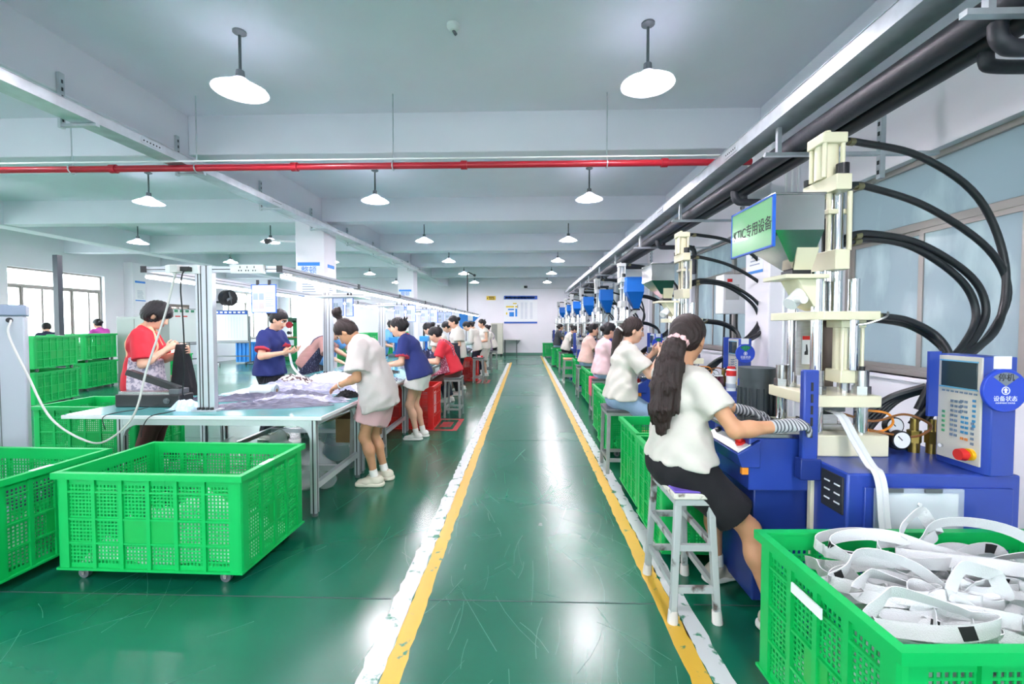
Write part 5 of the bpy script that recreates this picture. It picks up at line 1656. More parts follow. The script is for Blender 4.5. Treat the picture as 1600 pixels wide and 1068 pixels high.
    if feet and shoes:
        for s in 'lr':
            shoe(F, s, t, shoes[0], shoes[1], shoes[2] if len(shoes) > 2 else 1, cres if res < .012 else .012)
            if socks:
                A = F.A[s]; d = unit(F.K[s] - A)
                sdf_mesh('sock', [cap(A + V(0, 0, -.02), A + d * .07, .037, .036, .01, 0, cuts=[(A + d * .075, d)])], .008, [socks], t)
    return t
# ---------------------------------------------------------------- people
def W2L(loc, rot, sc=1.0):
    c, s = math.cos(R(rot)), math.sin(R(rot))
    def g(x, y, z):
        dx, dy = x - loc[0], y - loc[1]
        return ((dx * c + dy * s) / sc, (-dx * s + dy * c) / sc, z / sc)
    return g
T_WHITE = mat('white_tshirt', '#d0ccc2', .9, bump=.6, bscale=9)
T_BEIGE = mat('oatmeal_linen', '#c9c1bd', .9, noise=.03, bump=.6, bscale=10)
T_NAVY = mat('navy_polo', '#24306f', .85, bump=.5, bscale=10)
T_TRIM = mat('red_trim', '#c0394a', .85)
T_RED = mat('red_tshirt', '#cf2b3a', .85, bump=.5, bscale=10)
T_PINK = mat('pale_pink_jersey', '#ecc9cd', .9, bump=.5, bscale=10)
T_PLAID = stripes('pink_plaid', '#efcfc4', '#e3b3a6', 14, 'Z', .9, detail=1, distort=1)
T_DARK = mat('dark_grey_top', '#3c3f45', .9)
T_MAUVE = stripes('mauve_knit', '#b98f8a', '#a97c78', 20, 'Z', .9)
T_LBLUE = mat('light_blue_top', '#6aa9e8', .85)
T_MAGENTA = mat('magenta_top', '#c04ba8', .85)
B_BLACK = mat('black_cloth', '#131318', .9, bump=.5, bscale=10)
B_STRIPE = stripes('dark_pinstripe', '#1c1d27', '#3a3c4a', 24, 'Y', .9, thr=.85)
B_PINK = mat('dusty_pink_cloth', '#cfaaab', .9, bump=.5, bscale=10)
B_WHITE = mat('white_denim', '#e4e4de', .9, bump=.3, bscale=60)
B_JEAN = mat('light_denim', '#8fa9c4', .9, noise=.1, bump=.2, bscale=80)
B_BROWN = mat('brown_cloth', '#553630', .9)
B_GREY = mat('charcoal_cloth', '#4a4a54', .9)
B_DARK = mat('dark_navy_cloth', '#1d2030', .9)
A_FLORAL = speckle('grey_floral_apron', '#cfc6cf', '#8f8a9c', 38, .52, .8)
A_CHECK = stripes('dark_checked_apron', '#15171f', '#2c3040', 30, 'Z', .85)
A_PINKP = speckle('maroon_print_apron', '#8d3a52', '#d3a7b3', 46, .56, .8)
A_NAVY = speckle('navy_dotted_apron', '#2b2f4c', '#7f84a3', 60, .62, .8)
S_PEACH = mat('peach_strap', '#e9b591', .8)
S_GREYS = mat('mauve_strap', '#8b7d9c', .8)
SH_WHITE = mat('white_shoe', '#e6e4de', .6); SH_CREAM = mat('cream_shoe', '#ded8c4', .6); SH_BROWN = mat('brown_shoe', '#8a6a4c', .6); SH_GREY = mat('grey_shoe', '#b4ada0', .7)
SOCK = mat('white_sock', '#e9e7e0', .9)

# worker 1, nearest on the right
loc, rot, sc = (.80, 2.34, 0), 14, 1.0
w = W2L(loc, rot, sc)
f = Fig(pel=(0, .73), lean=0, curve=4, hp=14, hy=34, hl=w(1.215, 2.5, .955), hr=w(1.195, 2.09, .965), fl=w(1.07, 2.50, .08), fr=w(1.17, 2.10, .08), kl=(1, .15, .6), kr=(1, -.1, .6), el=(-.2, .6, -1), er=(-.1, -.55, -1), toe=(5, -5), neck=6)
f.palm = {'l': V(0, -.2, -1), 'r': V(.1, .35, -1)}
def front_extra(F, t, ho):
    H, M = F.headpt, F.HR
    pts = [H(-.085, .0, -.02), H(-.125, .01, -.075), H(-.14, .02, -.17), H(-.145, .03, -.28), H(-.14, .035, -.40), H(-.125, .03, -.5)]
    pr = []
    rad = [.034, .047, .056, .058, .05, .022]
    for i in range(5): pr.append(cap(pts[i], pts[i + 1], rad[i], rad[i + 1], .02, 0, l=M[:, 1], s=1.15))
    pr += [cap(pts[2] + M[:, 1] * -.04, pts[4] + M[:, 1] * -.075 + M[:, 0] * .02, .03, .01, .02), cap(pts[3], pts[5] + M[:, 1] * .05 + V(0, 0, .04), .03, .008, .02), cap(pts[3], pts[5] - M[:, 1] * .03 + V(0, 0, .02), .034, .008, .02)]
    st = lambda X, Y, Z: .003 * np.sin((Y + X * .6) * 330 + 5 * np.sin(Z * 9)) + .0025 * np.sin((X - Y) * 210 + 3 * np.sin(Z * 7)) + 0 * Z
    sdf_mesh('ponytail', pr, .007, [M_HAIRB], ho, disp=st)
    c = H(-.105, .005, -.045); d = unit(H(-.125, .01, -.075) - H(-.085, .0, -.02)); a = M[:, 1]; b_ = np.cross(d, a)
    ring = [tuple(c + (a * math.cos(q) * 1.1 + b_ * math.sin(q)) * (.036 + .004 * math.sin(q * 7))) for q in [2 * math.pi * i / 28 for i in range(28)]]
    MB().tube(ring, [.015 + .003 * math.sin(i * 1.9) for i in range(28)], 10, closed=True).build('scrunchie', mat('pink_scrunchie', '#eebfc0', .9, bump=.4, bscale=60), ho)
    GL = stripes('striped_knit_glove', '#55595e', '#b4b8ba', 20, 'X', .95, distort=.4, thr=.5)
    for s in 'lr':
        pr = F.hand_prims(s, .005, 58, infl=.0035)
        E, Wp = F.E[s], F.Wr[s]; d = unit(Wp - E)
        pr.append(cap(Wp - d * .05, Wp + d * .03, .031, .027, .012))
        sdf_mesh('glove', pr, .0045, [GL], t, disp=lambda X, Y, Z: .0012 * np.sin(X * 380 + 0 * Y + 0 * Z))
person('worker with long ponytail, pink scrunchie, white T-shirt, black skirt and grey gloves, seated nearest', loc, rot, f, .0065, 'pony', M_HAIRB, M_SKIN2,
       dict(mat=T_WHITE, sleeve=.62, loose=.014, hem=-.03, wr=.006), dict(kind='skirt', mat=B_BLACK, len=.78, loose=.01), (SH_GREY, SH_WHITE, 1.1), hands=False, scale=sc, seed=3, extra=front_extra, socks=SOCK)

# worker 2 on the right
loc, rot, sc = (.94, 4.46, 0), 4, 1.04
w = W2L(loc, rot, sc)
f = Fig(pel=(0, .70), lean=6, curve=4, hp=12, hy=-8, hl=w(1.30, 4.6, 1.14), hr=w(1.29, 4.30, 1.15), fl=w(1.22, 4.6, .1), fr=w(1.25, 4.3, .1), el=(-.2, .5, -1), er=(-.2, -.4, -1), neck=8)
f.palm = {'l': V(0, -1, 0), 'r': V(0, 1, 0)}
def pony2(F, t, ho):
    H, M = F.headpt, F.HR
    pts = [H(-.1, 0, .01), H(-.135, 0, -.05), H(-.135, .0, -.15), H(-.125, .0, -.27), H(-.13, 0, -.38)]
    rad = [.028, .036, .036, .03, .008]
    sdf_mesh('ponytail', [cap(pts[i], pts[i + 1], rad[i], rad[i + 1], .015) for i in range(4)], .008, [M_HAIRB], ho, disp=lambda X, Y, Z: .003 * np.sin((X + Y) * 300 + 4 * np.sin(Z * 9)) + 0 * Z)
    c = H(-.118, 0, -.02); a = M[:, 1]; d = unit(H(-.135, 0, -.05) - H(-.1, 0, .01)); b_ = np.cross(d, a)
    MB().tube([tuple(c + (a * math.cos(q) + b_ * math.sin(q)) * .033) for q in [2 * math.pi * i / 16 for i in range(16)]], .008, 8, closed=True).build('hair_tie', M_WHITE, ho)
person('second seated worker with a low ponytail, white T-shirt and light jeans, reaching to her press', loc, rot, f, .0075, 'pony', M_HAIRB, M_SKIN, dict(mat=T_WHITE, sleeve=.75, loose=.018, hem=.0, wr=.005), dict(kind='shorts', mat=B_JEAN, len=1.0, loose=.014), (SH_WHITE, SH_WHITE), scale=sc, seed=5, extra=pony2)
# workers 3 to 6 on the right
def seated(label, x, y, rot, top, bottom, hair, lean=8, hp=15, hy=0, seat=.62, res=.011, sc=1.0, sleeve=.7, hz=1.0, reach=.4, skin=None, hairm=None, apron=None, shoes=(SH_WHITE, SH_WHITE), hem=.01, loose=.014, seed=2, kind='pants', blen=.6):
    f = Fig(pel=(0, (seat + .095) / sc), lean=lean, curve=8, hp=hp, hy=hy, hl=(reach, .13, hz), hr=(reach, -.13, hz), fl=(.3, .1, .1), fr=(.27, -.1, .1), el=(-.2, .5, -1), er=(-.2, -.5, -1))
    return person(label, (x, y, 0), rot, f, res, hair, hairm, skin, dict(mat=top, sleeve=sleeve, loose=loose, hem=hem), dict(kind=kind, mat=bottom, len=blen), shoes, apron=apron, scale=sc, seed=seed, face=res < .012)
seated('seated worker in a pale pink long-sleeved top behind the second ponytailed worker', 1.17, 6.9, 8, T_PINK, B_JEAN, 'bun', sleeve=1.5, lean=4, hp=10)
seated('seated worker in a pink plaid shirt and light jeans with hair tied low', 1.2, 8.98, 4, T_PLAID, B_JEAN, 'bun', lean=8, hp=8, hz=.95, seed=4, hy=-10)
seated('seated worker in a white T-shirt and black trousers looking down at the far presses', 1.19, 13.35, 0, T_WHITE, B_BLACK, 'bun', lean=16, hp=42, hz=.9, res=.0125, seed=6)
seated('farthest seated worker on the right, in a dark grey top with a ponytail', 1.15, 16.45, 0, T_DARK, B_JEAN, 'bun', lean=6, hp=5, hz=.95, res=.0125, seed=7)

def standing(label, x, y, rot, top, bottom, hair, lean=12, curve=10, hp=35, hy=0, hl=(.35, .12, .92), hr=(.35, -.12, .92), res=.011, sc=1.0, sleeve=.7, skin=None, hairm=None, apron=None, shoes=(SH_WHITE, SH_WHITE), hem=.06, loose=.016, seed=2, kind='pants', blen=.93, trim=None, collar=False, socks=None, curl=35, pel=.84, px=0, palm=None, wr=.0028, bl=.014, extra=None):
    f = Fig(pel=(px, pel), lean=lean, curve=curve, hp=hp, hy=hy, hl=hl, hr=hr, fl=(.01, .085, .075), fr=(-.03, -.085, .075), el=(-.5, .5, -.7), er=(-.5, -.5, -.7))
    if palm: f.palm = palm
    tp = dict(mat=top, sleeve=sleeve, loose=loose, hem=hem, wr=wr)
    if trim: tp['trim'] = trim
    if collar: tp['collar'] = True
    return person(label, (x, y, 0), rot, f, res, hair, hairm, skin, tp, dict(kind=kind, mat=bottom, len=blen, loose=bl), shoes, apron=apron, scale=sc, seed=seed, socks=socks, curl=curl, face=res < .012, extra=extra)

# left, nearest: the packer in pink shorts
def bangle(F, t, ho):
    E, Wp = F.E['l'], F.Wr['l']; d = unit(Wp - E); c = Wp - d * .02
    a = unit(np.cross(d, V(0, 0, 1))); b_ = np.cross(d, a)
    MB().tube([tuple(c + (a * math.cos(q) + b_ * math.sin(q)) * .031) for q in [2 * math.pi * i / 20 for i in range(20)]], .005, 8, closed=True).build('bangle', M_WHITE, t)
loc, rot, sc = (-1.33, 3.99, 0), 180, .99
w = W2L(loc, rot, sc)
standing('packer in oatmeal shirt and pink shorts with a topknot, bending over the front table', loc[0], loc[1], rot, T_BEIGE, B_PINK, 'topbun', lean=15, curve=16, hp=52, hl=w(-1.63, 3.86, .90), hr=w(-1.66, 4.05, .90), res=.0075, sc=sc, sleeve=.82, loose=.03, hem=.14, kind='skirt', blen=.62, shoes=(SH_CREAM, SH_CREAM, 1.2), socks=SOCK, hairm=M_HAIRB, skin=M_SKIN2, palm={'l': V(-.2, -.3, -1), 'r': V(-.2, .3, -1)}, wr=.005, bl=.022, seed=9, extra=bangle)
loc, rot = (-1.34, 5.57, 0), 178
w = W2L(loc, rot)
standing('worker in a navy polo and white shorts, leaning over the tables', loc[0], loc[1], rot, T_NAVY, B_WHITE, 'clip', lean=20, curve=8, hp=16, hl=w(-1.70, 5.46, .94), hr=w(-1.74, 5.72, .94), res=.0085, sc=.99, sleeve=.72, loose=.016, hem=.04, kind='shorts', blen=.42, trim=T_TRIM, collar=True, socks=SOCK, palm={'l': V(0, 0, -1), 'r': V(0, 0, -1)}, bl=.026, seed=11)
seated('seated worker in a red T-shirt and printed apron with her hair in a claw clip', -1.14, 6.99, 180, T_RED, B_BROWN, 'clip', lean=20, hp=34, hz=.86, reach=.42, res=.0095, apron=dict(mat=A_PINKP, straps=True, smat=A_PINKP, len=.0), shoes=(SH_BROWN, SH_BROWN), seed=12)
standing('worker in a white T-shirt bending over the table behind the seated red-aproned worker', -1.44, 8.25, 180, T_WHITE, B_DARK, 'bun', lean=26, curve=14, hp=40, res=.0115, seed=13, hl=(.42, .12, .88), hr=(.42, -.12, .88))
standing('short-haired worker in a dark navy top, bent behind the checked apron', -1.42, 9.75, 180, T_DARK if False else mat('dark_navy_top', '#262b45', .9), B_DARK, 'short', lean=20, curve=14, hp=40, res=.0125, seed=14)
standing('standing worker in white top, dark checked apron and black trousers, face turned to the camera', -1.37, 9.05, 203, T_WHITE, B_BLACK, 'bun', lean=2, curve=4, hp=22, hy=-4, hl=(.22, .06, .98), hr=(.24, -.06, .98), res=.0105, sc=1.02, apron=dict(mat=A_CHECK, bib=-.1, len=.5), seed=15, shoes=(mat('pale_pink_shoe', '#e3cfc6', .6), SH_WHITE), loose=.03)
standing('worker in long white sleeves leaning to the table beyond the checked apron', -1.27, 11.75, 178, T_WHITE, B_DARK, 'bun', lean=18, curve=14, hp=36, res=.0125, seed=16, sleeve=1.4)
standing('worker in a sleeveless white dress near the far end of the tables', -1.13, 12.55, 205, T_WHITE, T_WHITE, 'clip', lean=4, curve=6, hp=16, hl=(.22, .05, .95), hr=(.22, -.05, .95), res=.0125, seed=17, sleeve=.15, kind='skirt', blen=1.0)
standing('dark-haired worker in white mostly hidden behind the sleeveless white dress', -1.36, 13.15, 180, T_WHITE, B_DARK, 'bun', lean=14, curve=14, hp=36, res=.0125, seed=18)
seated('last seated worker of the left row, white shirt with mauve apron straps', -1.05, 14.45, 180, T_WHITE, B_BLACK, 'bun', lean=12, hp=28, hz=.9, res=.0125, apron=dict(mat=S_GREYS, straps=True, len=.1, cross=.6), seed=19)

# left side of the tables
loc, rot, sc = (-3.78, 4.3, 0), 26, 1.05
w = W2L(loc, rot, sc)
standing('worker with bobbed black hair and red T-shirt, holding up a black garment', loc[0], loc[1], rot, T_RED, B_BROWN, 'bob', lean=1, curve=9, hp=30, hy=-2, hl=w(-3.47, 4.42, 1.15), hr=w(-3.53, 4.30, 1.19), res=.0075, sc=sc, apron=dict(mat=A_FLORAL, straps=True, smat=S_PEACH, len=.36, bib=-.1, x=-.06, cross=.25), sleeve=.85, loose=.014, hem=.06, palm={'l': V(0, -1, .2), 'r': V(0, 1, -.2)}, curl=60, seed=20, skin=M_SKIN)
loc, rot, sc = (-3.2, 5.5, 0), -4, 1.03
w = W2L(loc, rot, sc)
standing('worker in a navy polo and black trousers, looking at a white strap', loc[0], loc[1], rot, T_NAVY, B_STRIPE, 'bun', lean=3, curve=6, hp=30, hl=w(-2.86, 5.42, 1.10), hr=w(-2.92, 5.3, 1.09), res=.008, sc=sc, sleeve=.72, trim=T_TRIM, collar=True, palm={'l': V(0, -.3, 1), 'r': V(0, .3, 1)}, curl=50, seed=21, hem=.03)
loc, rot = (-3.42, 6.9, 0), 20
w = W2L(loc, rot)
standing('worker in a mauve top and navy apron bending over the left side of the tables', loc[0], loc[1], rot, T_MAUVE, B_GREY, 'short', lean=38, curve=8, hp=34, hl=w(-2.78, 7.05, .88), hr=w(-2.82, 6.75, .86), res=.0095, apron=dict(mat=A_NAVY, straps=True, len=.3), seed=22, sleeve=.85)
standing('worker in a light blue top bending behind the mauve-shirted one', -3.44, 7.55, 18, T_LBLUE, B_GREY, 'clip', lean=32, curve=8, hp=30, hl=(.6, .12, .88), hr=(.6, -.12, .88), res=.0115, seed=23)
standing('worker in light blue on the far left side of the tables, beyond the white shorts', -3.32, 10.2, 0, T_LBLUE, B_DARK, 'clip', lean=20, curve=8, hp=24, res=.0125, seed=24)
# by the left windows
standing('person in dark navy seen from behind above the green crates', -11.0, 10.0, 150, mat('dark_navy_top', '#262b45', .9), B_DARK, 'short', lean=6, curve=8, hp=20, sc=.94, res=.0125, seed=25)
standing('person in a magenta top by the left windows, behind the farther crate stack', -10.8, 11.1, 172, T_MAGENTA, B_DARK, 'bun', lean=6, curve=8, hp=12, res=.0125, seed=26)
# ---------------------------------------------------------------- garments and loose goods on the tables
def lump(name, label, cat, x, y, z, L, Wd, h, rot, m, seed=1, nx=70, ny=40, folds=7, group=None, sharp=.5, skew=0):
    rnd = random.Random(seed)
    t = thing(name, label, cat, (x, y, z), R(rot), group)
    ph = [rnd.uniform(0, 6.3) for _ in range(8)]
    vs = []; fs = []
    for i in range(nx):
        u = i / (nx - 1) * 2 - 1
        for j in range(ny):
            v = j / (ny - 1) * 2 - 1
            ed = max(0, 1 - abs(u) ** 4) * max(0, 1 - abs(v) ** 3)
            rg = lambda q: 1 - 2 * abs(math.sin(q))
            fo = rg(v * folds * .8 + 1.1 * math.sin(u * 3 + ph[0]) + ph[1]) * .55 + .35 * rg(v * folds * 1.7 + u * 3 + 1.6 * math.sin(u * 4.1 + ph[2]) + ph[3]) + .3 * rg(u * 7 + v * 6 + ph[4]) + .2 * rg(u * 15 - v * 9 + ph[5]) + .14 * math.sin(u * 31 + 5 * v) * math.sin(v * 23 + 3 * u)
            zz = h * ed * (.62 + sharp * .5 * fo + .18 * math.sin(u * 3.2 + ph[5]))
            wob = 1 + .12 * math.sin(u * 5 + ph[6]); wob2 = 1 + .07 * math.sin(v * 6 + ph[7])
            vs.append((u * L / 2 * wob2 + skew * v, v * Wd / 2 * wob, max(zz, .002 + .002 * ed)))
    n = nx * ny
    for i in range(nx - 1):
        for j in range(ny - 1):
            a = i * ny + j
            fs.append((a, a + ny, a + ny + 1, a + 1))
    mb = MB(); mb.add(vs, fs)
    base = [(p[0], p[1], 0) for p in vs]
    mb.add(base, [(a, a + 1, a + ny + 1, a + ny) for i in range(nx - 1) for a in [i * ny + q for q in range(ny - 1)]])
    ring = [i * ny for i in range(nx)] + [(nx - 1) * ny + j for j in range(1, ny)] + [i * ny + ny - 1 for i in range(nx - 2, -1, -1)] + [j for j in range(ny - 2, 0, -1)]
    mb.f += [(ring[k], ring[(k + 1) % len(ring)], n + ring[(k + 1) % len(ring)], n + ring[k]) for k in range(len(ring))]
    mb.m += [0] * len(ring)
    mb.build('cloth', m, t)
    return t
G_LILAC = mat('bagged_lilac_grey', '#a3a5bf', .2, noise=.35, nscale=12, stretch=(1, 3, 1), bump=.6, bscale=30, coat=.6)
G_GREY = mat('slate_grey_garment', '#55566a', .4, noise=.45, nscale=10, stretch=(1, 7, 1), bump=.4, bscale=22)
G_STRIPE = stripes('brown_white_stripe', '#5d4a4a', '#e6dfdc', 9, 'Y', .8, detail=1, distort=3)
G_PINK = mat('pale_pink_garment', '#e3d3dc', .6, noise=.08, bump=.2)
G_WHITE = mat('white_garment', '#e9ecf0', .5, bump=.2)
G_NAVY = speckle('navy_white_garment', '#23274a', '#aab0cc', 16, .6, .7)
G_BLACK = mat('black_garment', '#17181d', .8, bump=.3)
G_PBLUE = mat('pale_blue_plastic', '#c3dcf2', .18, bump=.3, bscale=14)
tz = .755
lump('garment', 'slate grey garment spread along the front edge of the pile', 'clothing', -2.12, 3.66, tz, .95, .3, .06, 14, G_GREY, 3, group='garments on the tables')
lump('garment_bag', 'shiny lilac bag the topknot packer is pulling', 'clothing', -1.98, 3.86, tz, .8, .26, .075, 10, G_LILAC, 4, group='garments on the tables')
lump('garment', 'dark slate garment in the middle of the front pile', 'clothing', -2.3, 4.02, tz, .95, .3, .09, 8, G_GREY, 5, group='garments on the tables')
lump('garment_bag', 'large shiny lilac-grey bag on top of the front pile', 'clothing', -2.2, 4.5, tz, 1.15, .5, .13, 3, G_LILAC, 6, group='garments on the tables')
lump('garment', 'brown and white striped garment at the back of the pile', 'clothing', -2.62, 5.0, tz, .42, .36, .13, 20, G_STRIPE, 7, group='garments on the tables')
lump('garment', 'pale pink garment lying by the second post', 'clothing', -2.3, 5.3, tz, .7, .4, .13, 5, G_PINK, 8, group='garments on the tables')
lump('garment', 'thin white cloth spread left of the lilac bag', 'clothing', -2.72, 4.45, tz, .45, .4, .025, 0, G_WHITE, 9, group='garments on the tables')
lump('garment', 'flat grey garment by the film roll', 'clothing', -2.98, 3.95, tz, .5, .2, .03, 12, G_GREY, 10, group='garments on the tables')
lump('plastic_bag', 'pale blue plastic bag crumpled beside the heat sealer', 'bag', -2.70, 3.5, tz, .26, .2, .1, -20, G_PBLUE, 11, sharp=.3, folds=3)
lump('garment', 'black garment on the table corner by the oatmeal shirt', 'clothing', -1.66, 4.16, tz, .24, .2, .07, 40, G_BLACK, 12, group='garments on the tables')
lump('garment', 'dark striped garment in front of the navy polo and white shorts', 'clothing', -1.78, 5.35, tz, .5, .4, .09, 60, stripes('navy_white_stripe', '#1d2140', '#dfe2ea', 7, 'X', .8, detail=2, distort=5), 13, group='garments on the tables')
lump('garment', 'black garment beside the mauve-shirted worker\'s hands', 'clothing', -2.2, 6.2, tz, .8, .35, .1, 15, G_BLACK, 14, group='garments on the tables')
lump('garment', 'navy and white garments heaped in front of the red-aproned worker', 'clothing', -1.85, 7.9, tz, .6, .7, .26, 60, G_NAVY, 15, group='garments on the tables', sharp=.9)
lump('garment', 'grey cloth under the red-aproned worker\'s arms', 'clothing', -1.72, 7.0, tz, .35, .5, .1, 80, G_GREY, 16, group='garments on the tables')
lump('garment', 'pale garment in front of the white-shirted bending worker', 'clothing', -1.95, 8.8, tz, .5, .5, .12, 30, G_LILAC, 17, group='garments on the tables')
lump('garment', 'dark garment on the table by the checked apron', 'clothing', -1.85, 9.8, tz, .5, .5, .14, 70, G_NAVY, 18, group='garments on the tables')
lump('garment', 'grey garment at the far end of the tables', 'clothing', -1.8, 12.2, tz, .5, .6, .12, 80, G_GREY, 19, group='garments on the tables')
lump('garment', 'lilac bagged garment across the table from the white shorts', 'clothing', -2.5, 6.9, tz, .7, .5, .1, 40, G_LILAC, 20, group='garments on the tables')
# garment held by the red-shirted worker
hg = thing('garment', 'black garment hanging from the hands of the red-shirted worker', 'clothing', (-3.43, 4.36, .5))
secs = [(1.235, .03, .05), (1.19, .05, .045), (1.1, .075, .05), (.95, .10, .06), (.8, .12, .065), (.6, .13, .07), (.45, .12, .06)]
vs = []; fs = []
n = 20
for (z, a, b_) in secs:
    for i in range(n):
        q = 2 * math.pi * i / n; k = 1 + .16 * math.sin(5 * q + z * 6)
        vs.append((-3.44 + a * k * math.cos(q) + (1.2 - z) * .03, 4.37 + b_ * k * math.sin(q), z))
for s in range(len(secs) - 1):
    for i in range(n):
        j = (i + 1) % n; fs.append((s * n + i, s * n + j, (s + 1) * n + j, (s + 1) * n + i))
fs += [tuple(range(n)), tuple(range((len(secs) - 1) * n, len(secs) * n))[::-1]]
MB().add(vs, fs).build('cloth', G_BLACK, hg, world=True)
# strap held by the second polo worker
sh_ = thing('webbing_strap', 'white strap running from the navy polo worker\'s hands down to the table', 'strap', (-2.9, 5.36, 1.0))
MB().ribbon(spline([(-2.83, 5.33, 1.15), (-2.86, 5.34, 1.1), (-2.84, 5.32, 1.02), (-2.80, 5.3, .92), (-2.7, 5.28, .82), (-2.58, 5.25, .775)], 6), .045, .003, (0, 1, .2)).build('tape', mat('white_webbing', '#e9ecec', .8), sh_, world=True)
# things under the front table
for i, (x, y, s, lab) in enumerate(((-2.6, 3.78, .30, 'clear plastic bag of scraps under the left of the front table'), (-2.2, 3.86, .34, 'big clear plastic bag bulging under the middle of the front table'), (-1.85, 3.82, .27, 'clear plastic bag under the right of the front table'))):
    f = [ell((0, 0, s * .62), (s * .62, s * .5, s * .6), None, .05), ell((s * .3, .02, s * .4), (s * .4, s * .4, s * .4), None, .05), ell((-s * .3, -.02, s * .38), (s * .42, s * .38, s * .38), None, .05), cap((0, 0, s * 1.1), (.03, 0, s * 1.3), .03, .06, .05)]
    t = thing('plastic_bag', lab, 'bag', (x, y, 0), 0, 'bags under the front table')
    sdf_mesh('film', f, .016, [M_CLEAR], t, disp=wrinkle(.016, 26, i), gcuts=[((0, 0, .004), (0, 0, -1))], smooth=0)
bx = thing('cardboard_box', 'open cardboard box on the braces under the tables behind the front corner', 'box', (-1.74, 4.62, .245))
m = MB(); m.box(-.17, .17, -.2, .2, 0, .012); m.box(-.17, .17, -.2, -.192, .012, .24); m.box(-.17, .17, .192, .2, .012, .24); m.box(-.17, -.162, -.192, .192, .012, .24); m.box(.162, .17, -.192, .192, .012, .24)
m.build('carton', M_CARD, bx)
for s in (-1, 1): MB().hexa([(s * .17, -.19, .236), (s * .17, .19, .236), (s * .17, .19, .242), (s * .17, -.19, .242), (s * .27, -.19, .20), (s * .27, .19, .20), (s * .27, .19, .206), (s * .27, -.19, .206)]).build('flap', M_CARD, bx)
# contents of the left crates
def crate_fill(label, x, y, z, L, Wd, h, m, seed, name='plastic_bag', cat='bag', rot=0): return lump(name, label, cat, x, y, z, L, Wd, h, rot, m, seed, sharp=.9, nx=36, ny=24)
M_FILMY = mat('milky_film', '#d8e6dc', .25, noise=.12, bump=.5, bscale=20, alpha=.85)
crate_fill('crumpled milky plastic film in the bottom of the large front crate', -2.07, 2.7, .085, .95, .54, .3, M_FILMY, 31)
crate_fill('milky plastic film inside the crate cut by the left edge', -3.3, 2.55, .085, .95, .54, .34, M_FILMY, 32)
crate_fill('dark navy cloth draped in the crate cut by the left edge', -2.98, 2.5, .40, .3, .44, .13, G_NAVY, 33, 'garment', 'clothing')
crate_fill('clear bags filling the crate behind the louvred cabinet', -4.42, 4.65, .085, .95, .54, .4, M_FILMY, 34)

# ---------------------------------------------------------------- white webbing in the right front crate
M_WEB = mat('white_webbing', '#d9dcdc', .8)
M_WEBB = mat('black_tag', '#1b1c1e', .6)
heap = lump('webbing_heap', 'deep tangle of white webbing filling the right front crate', 'webbing', 1.48, 1.48, .08, .98, .56, .5, 2, mat('webbing_depth', '#cfd5d3', .85, noise=.2, nscale=18, bump=.6, bscale=30), 40, sharp=.45)
heap['kind'] = 'stuff'
rnd = random.Random(21)
def loop(cx, cy, cz, a, b_, ang, tilt, tw, zamp, label, w_=.043):
    t = thing('webbing_strap', label, 'strap', (cx, cy, cz), 0, 'white straps in the right front crate')
    pts = []; wd = []
    n = 56
    p1, p2 = rnd.uniform(0, 6), rnd.uniform(0, 6)
    c, s = math.cos(ang), math.sin(ang)
    for i in range(n + 1):
        q = 2 * math.pi * i / n
        k = 1 + .18 * math.sin(3 * q + p1)
        u, v = a * math.cos(q) * k, b_ * math.sin(q) * (1 + .3 * math.sin(2 * q + p2))
        z = v * math.sin(tilt) + zamp * math.sin(2 * q + p2)
        v *= math.cos(tilt)
        pts.append((u * c - v * s, u * s + v * c, z))
        al = tw * math.sin(q + p1)
        wd.append((.6 * math.sin(al) * -s, .6 * math.sin(al) * c, math.cos(al)))
    MB().ribbon(pts, w_, .0026, wd).build('tape', M_WEB, t)
    i0 = rnd.randrange(5, 45)
    if rnd.random() < .6:
        MB().ribbon([pts[i0], pts[i0 + 1], pts[i0 + 2]], w_ * .8, .006, [wd[i0], wd[i0 + 1], wd[i0 + 2]]).build('black_end', M_WEBB, t)
    return t
loop(1.33, 1.60, .62, .23, .05, R(-8), .3, .5, .02, 'long white strap looped flat at the back left of the webbing heap')
loop(1.28, 1.66, .60, .2, .06, R(-14), .2, .4, .015, 'white strap looped at the rear left corner of the webbing heap')
loop(1.62, 1.58, .64, .27, .09, R(-12), .25, .6, .03, 'widest white strap loop, arching over the right of the webbing heap')
loop(1.47, 1.70, .66, .09, .06, R(20), 1.2, .4, .0, 'white strap standing up as an arch at the back of the heap')
loop(1.40, 1.40, .62, .09, .06, R(10), 1.3, .5, .0, 'white strap rolled into a tunnel at the front of the heap')
for i in range(40):
    x = rnd.uniform(1.16, 1.84); y = rnd.uniform(1.28, 1.70)
    a = rnd.uniform(.08, .2)
    x = min(max(x, 1.02 + a), 1.94 - a)
    loop(x, y, rnd.uniform(.50, .60) - .12 * abs(y - 1.48) , a, rnd.uniform(.02, .08), rnd.uniform(-.5, .5), rnd.uniform(0, .9), rnd.uniform(.2, 1.2), rnd.uniform(.01, .035), 'white webbing strap tangled among the others in the right front crate')

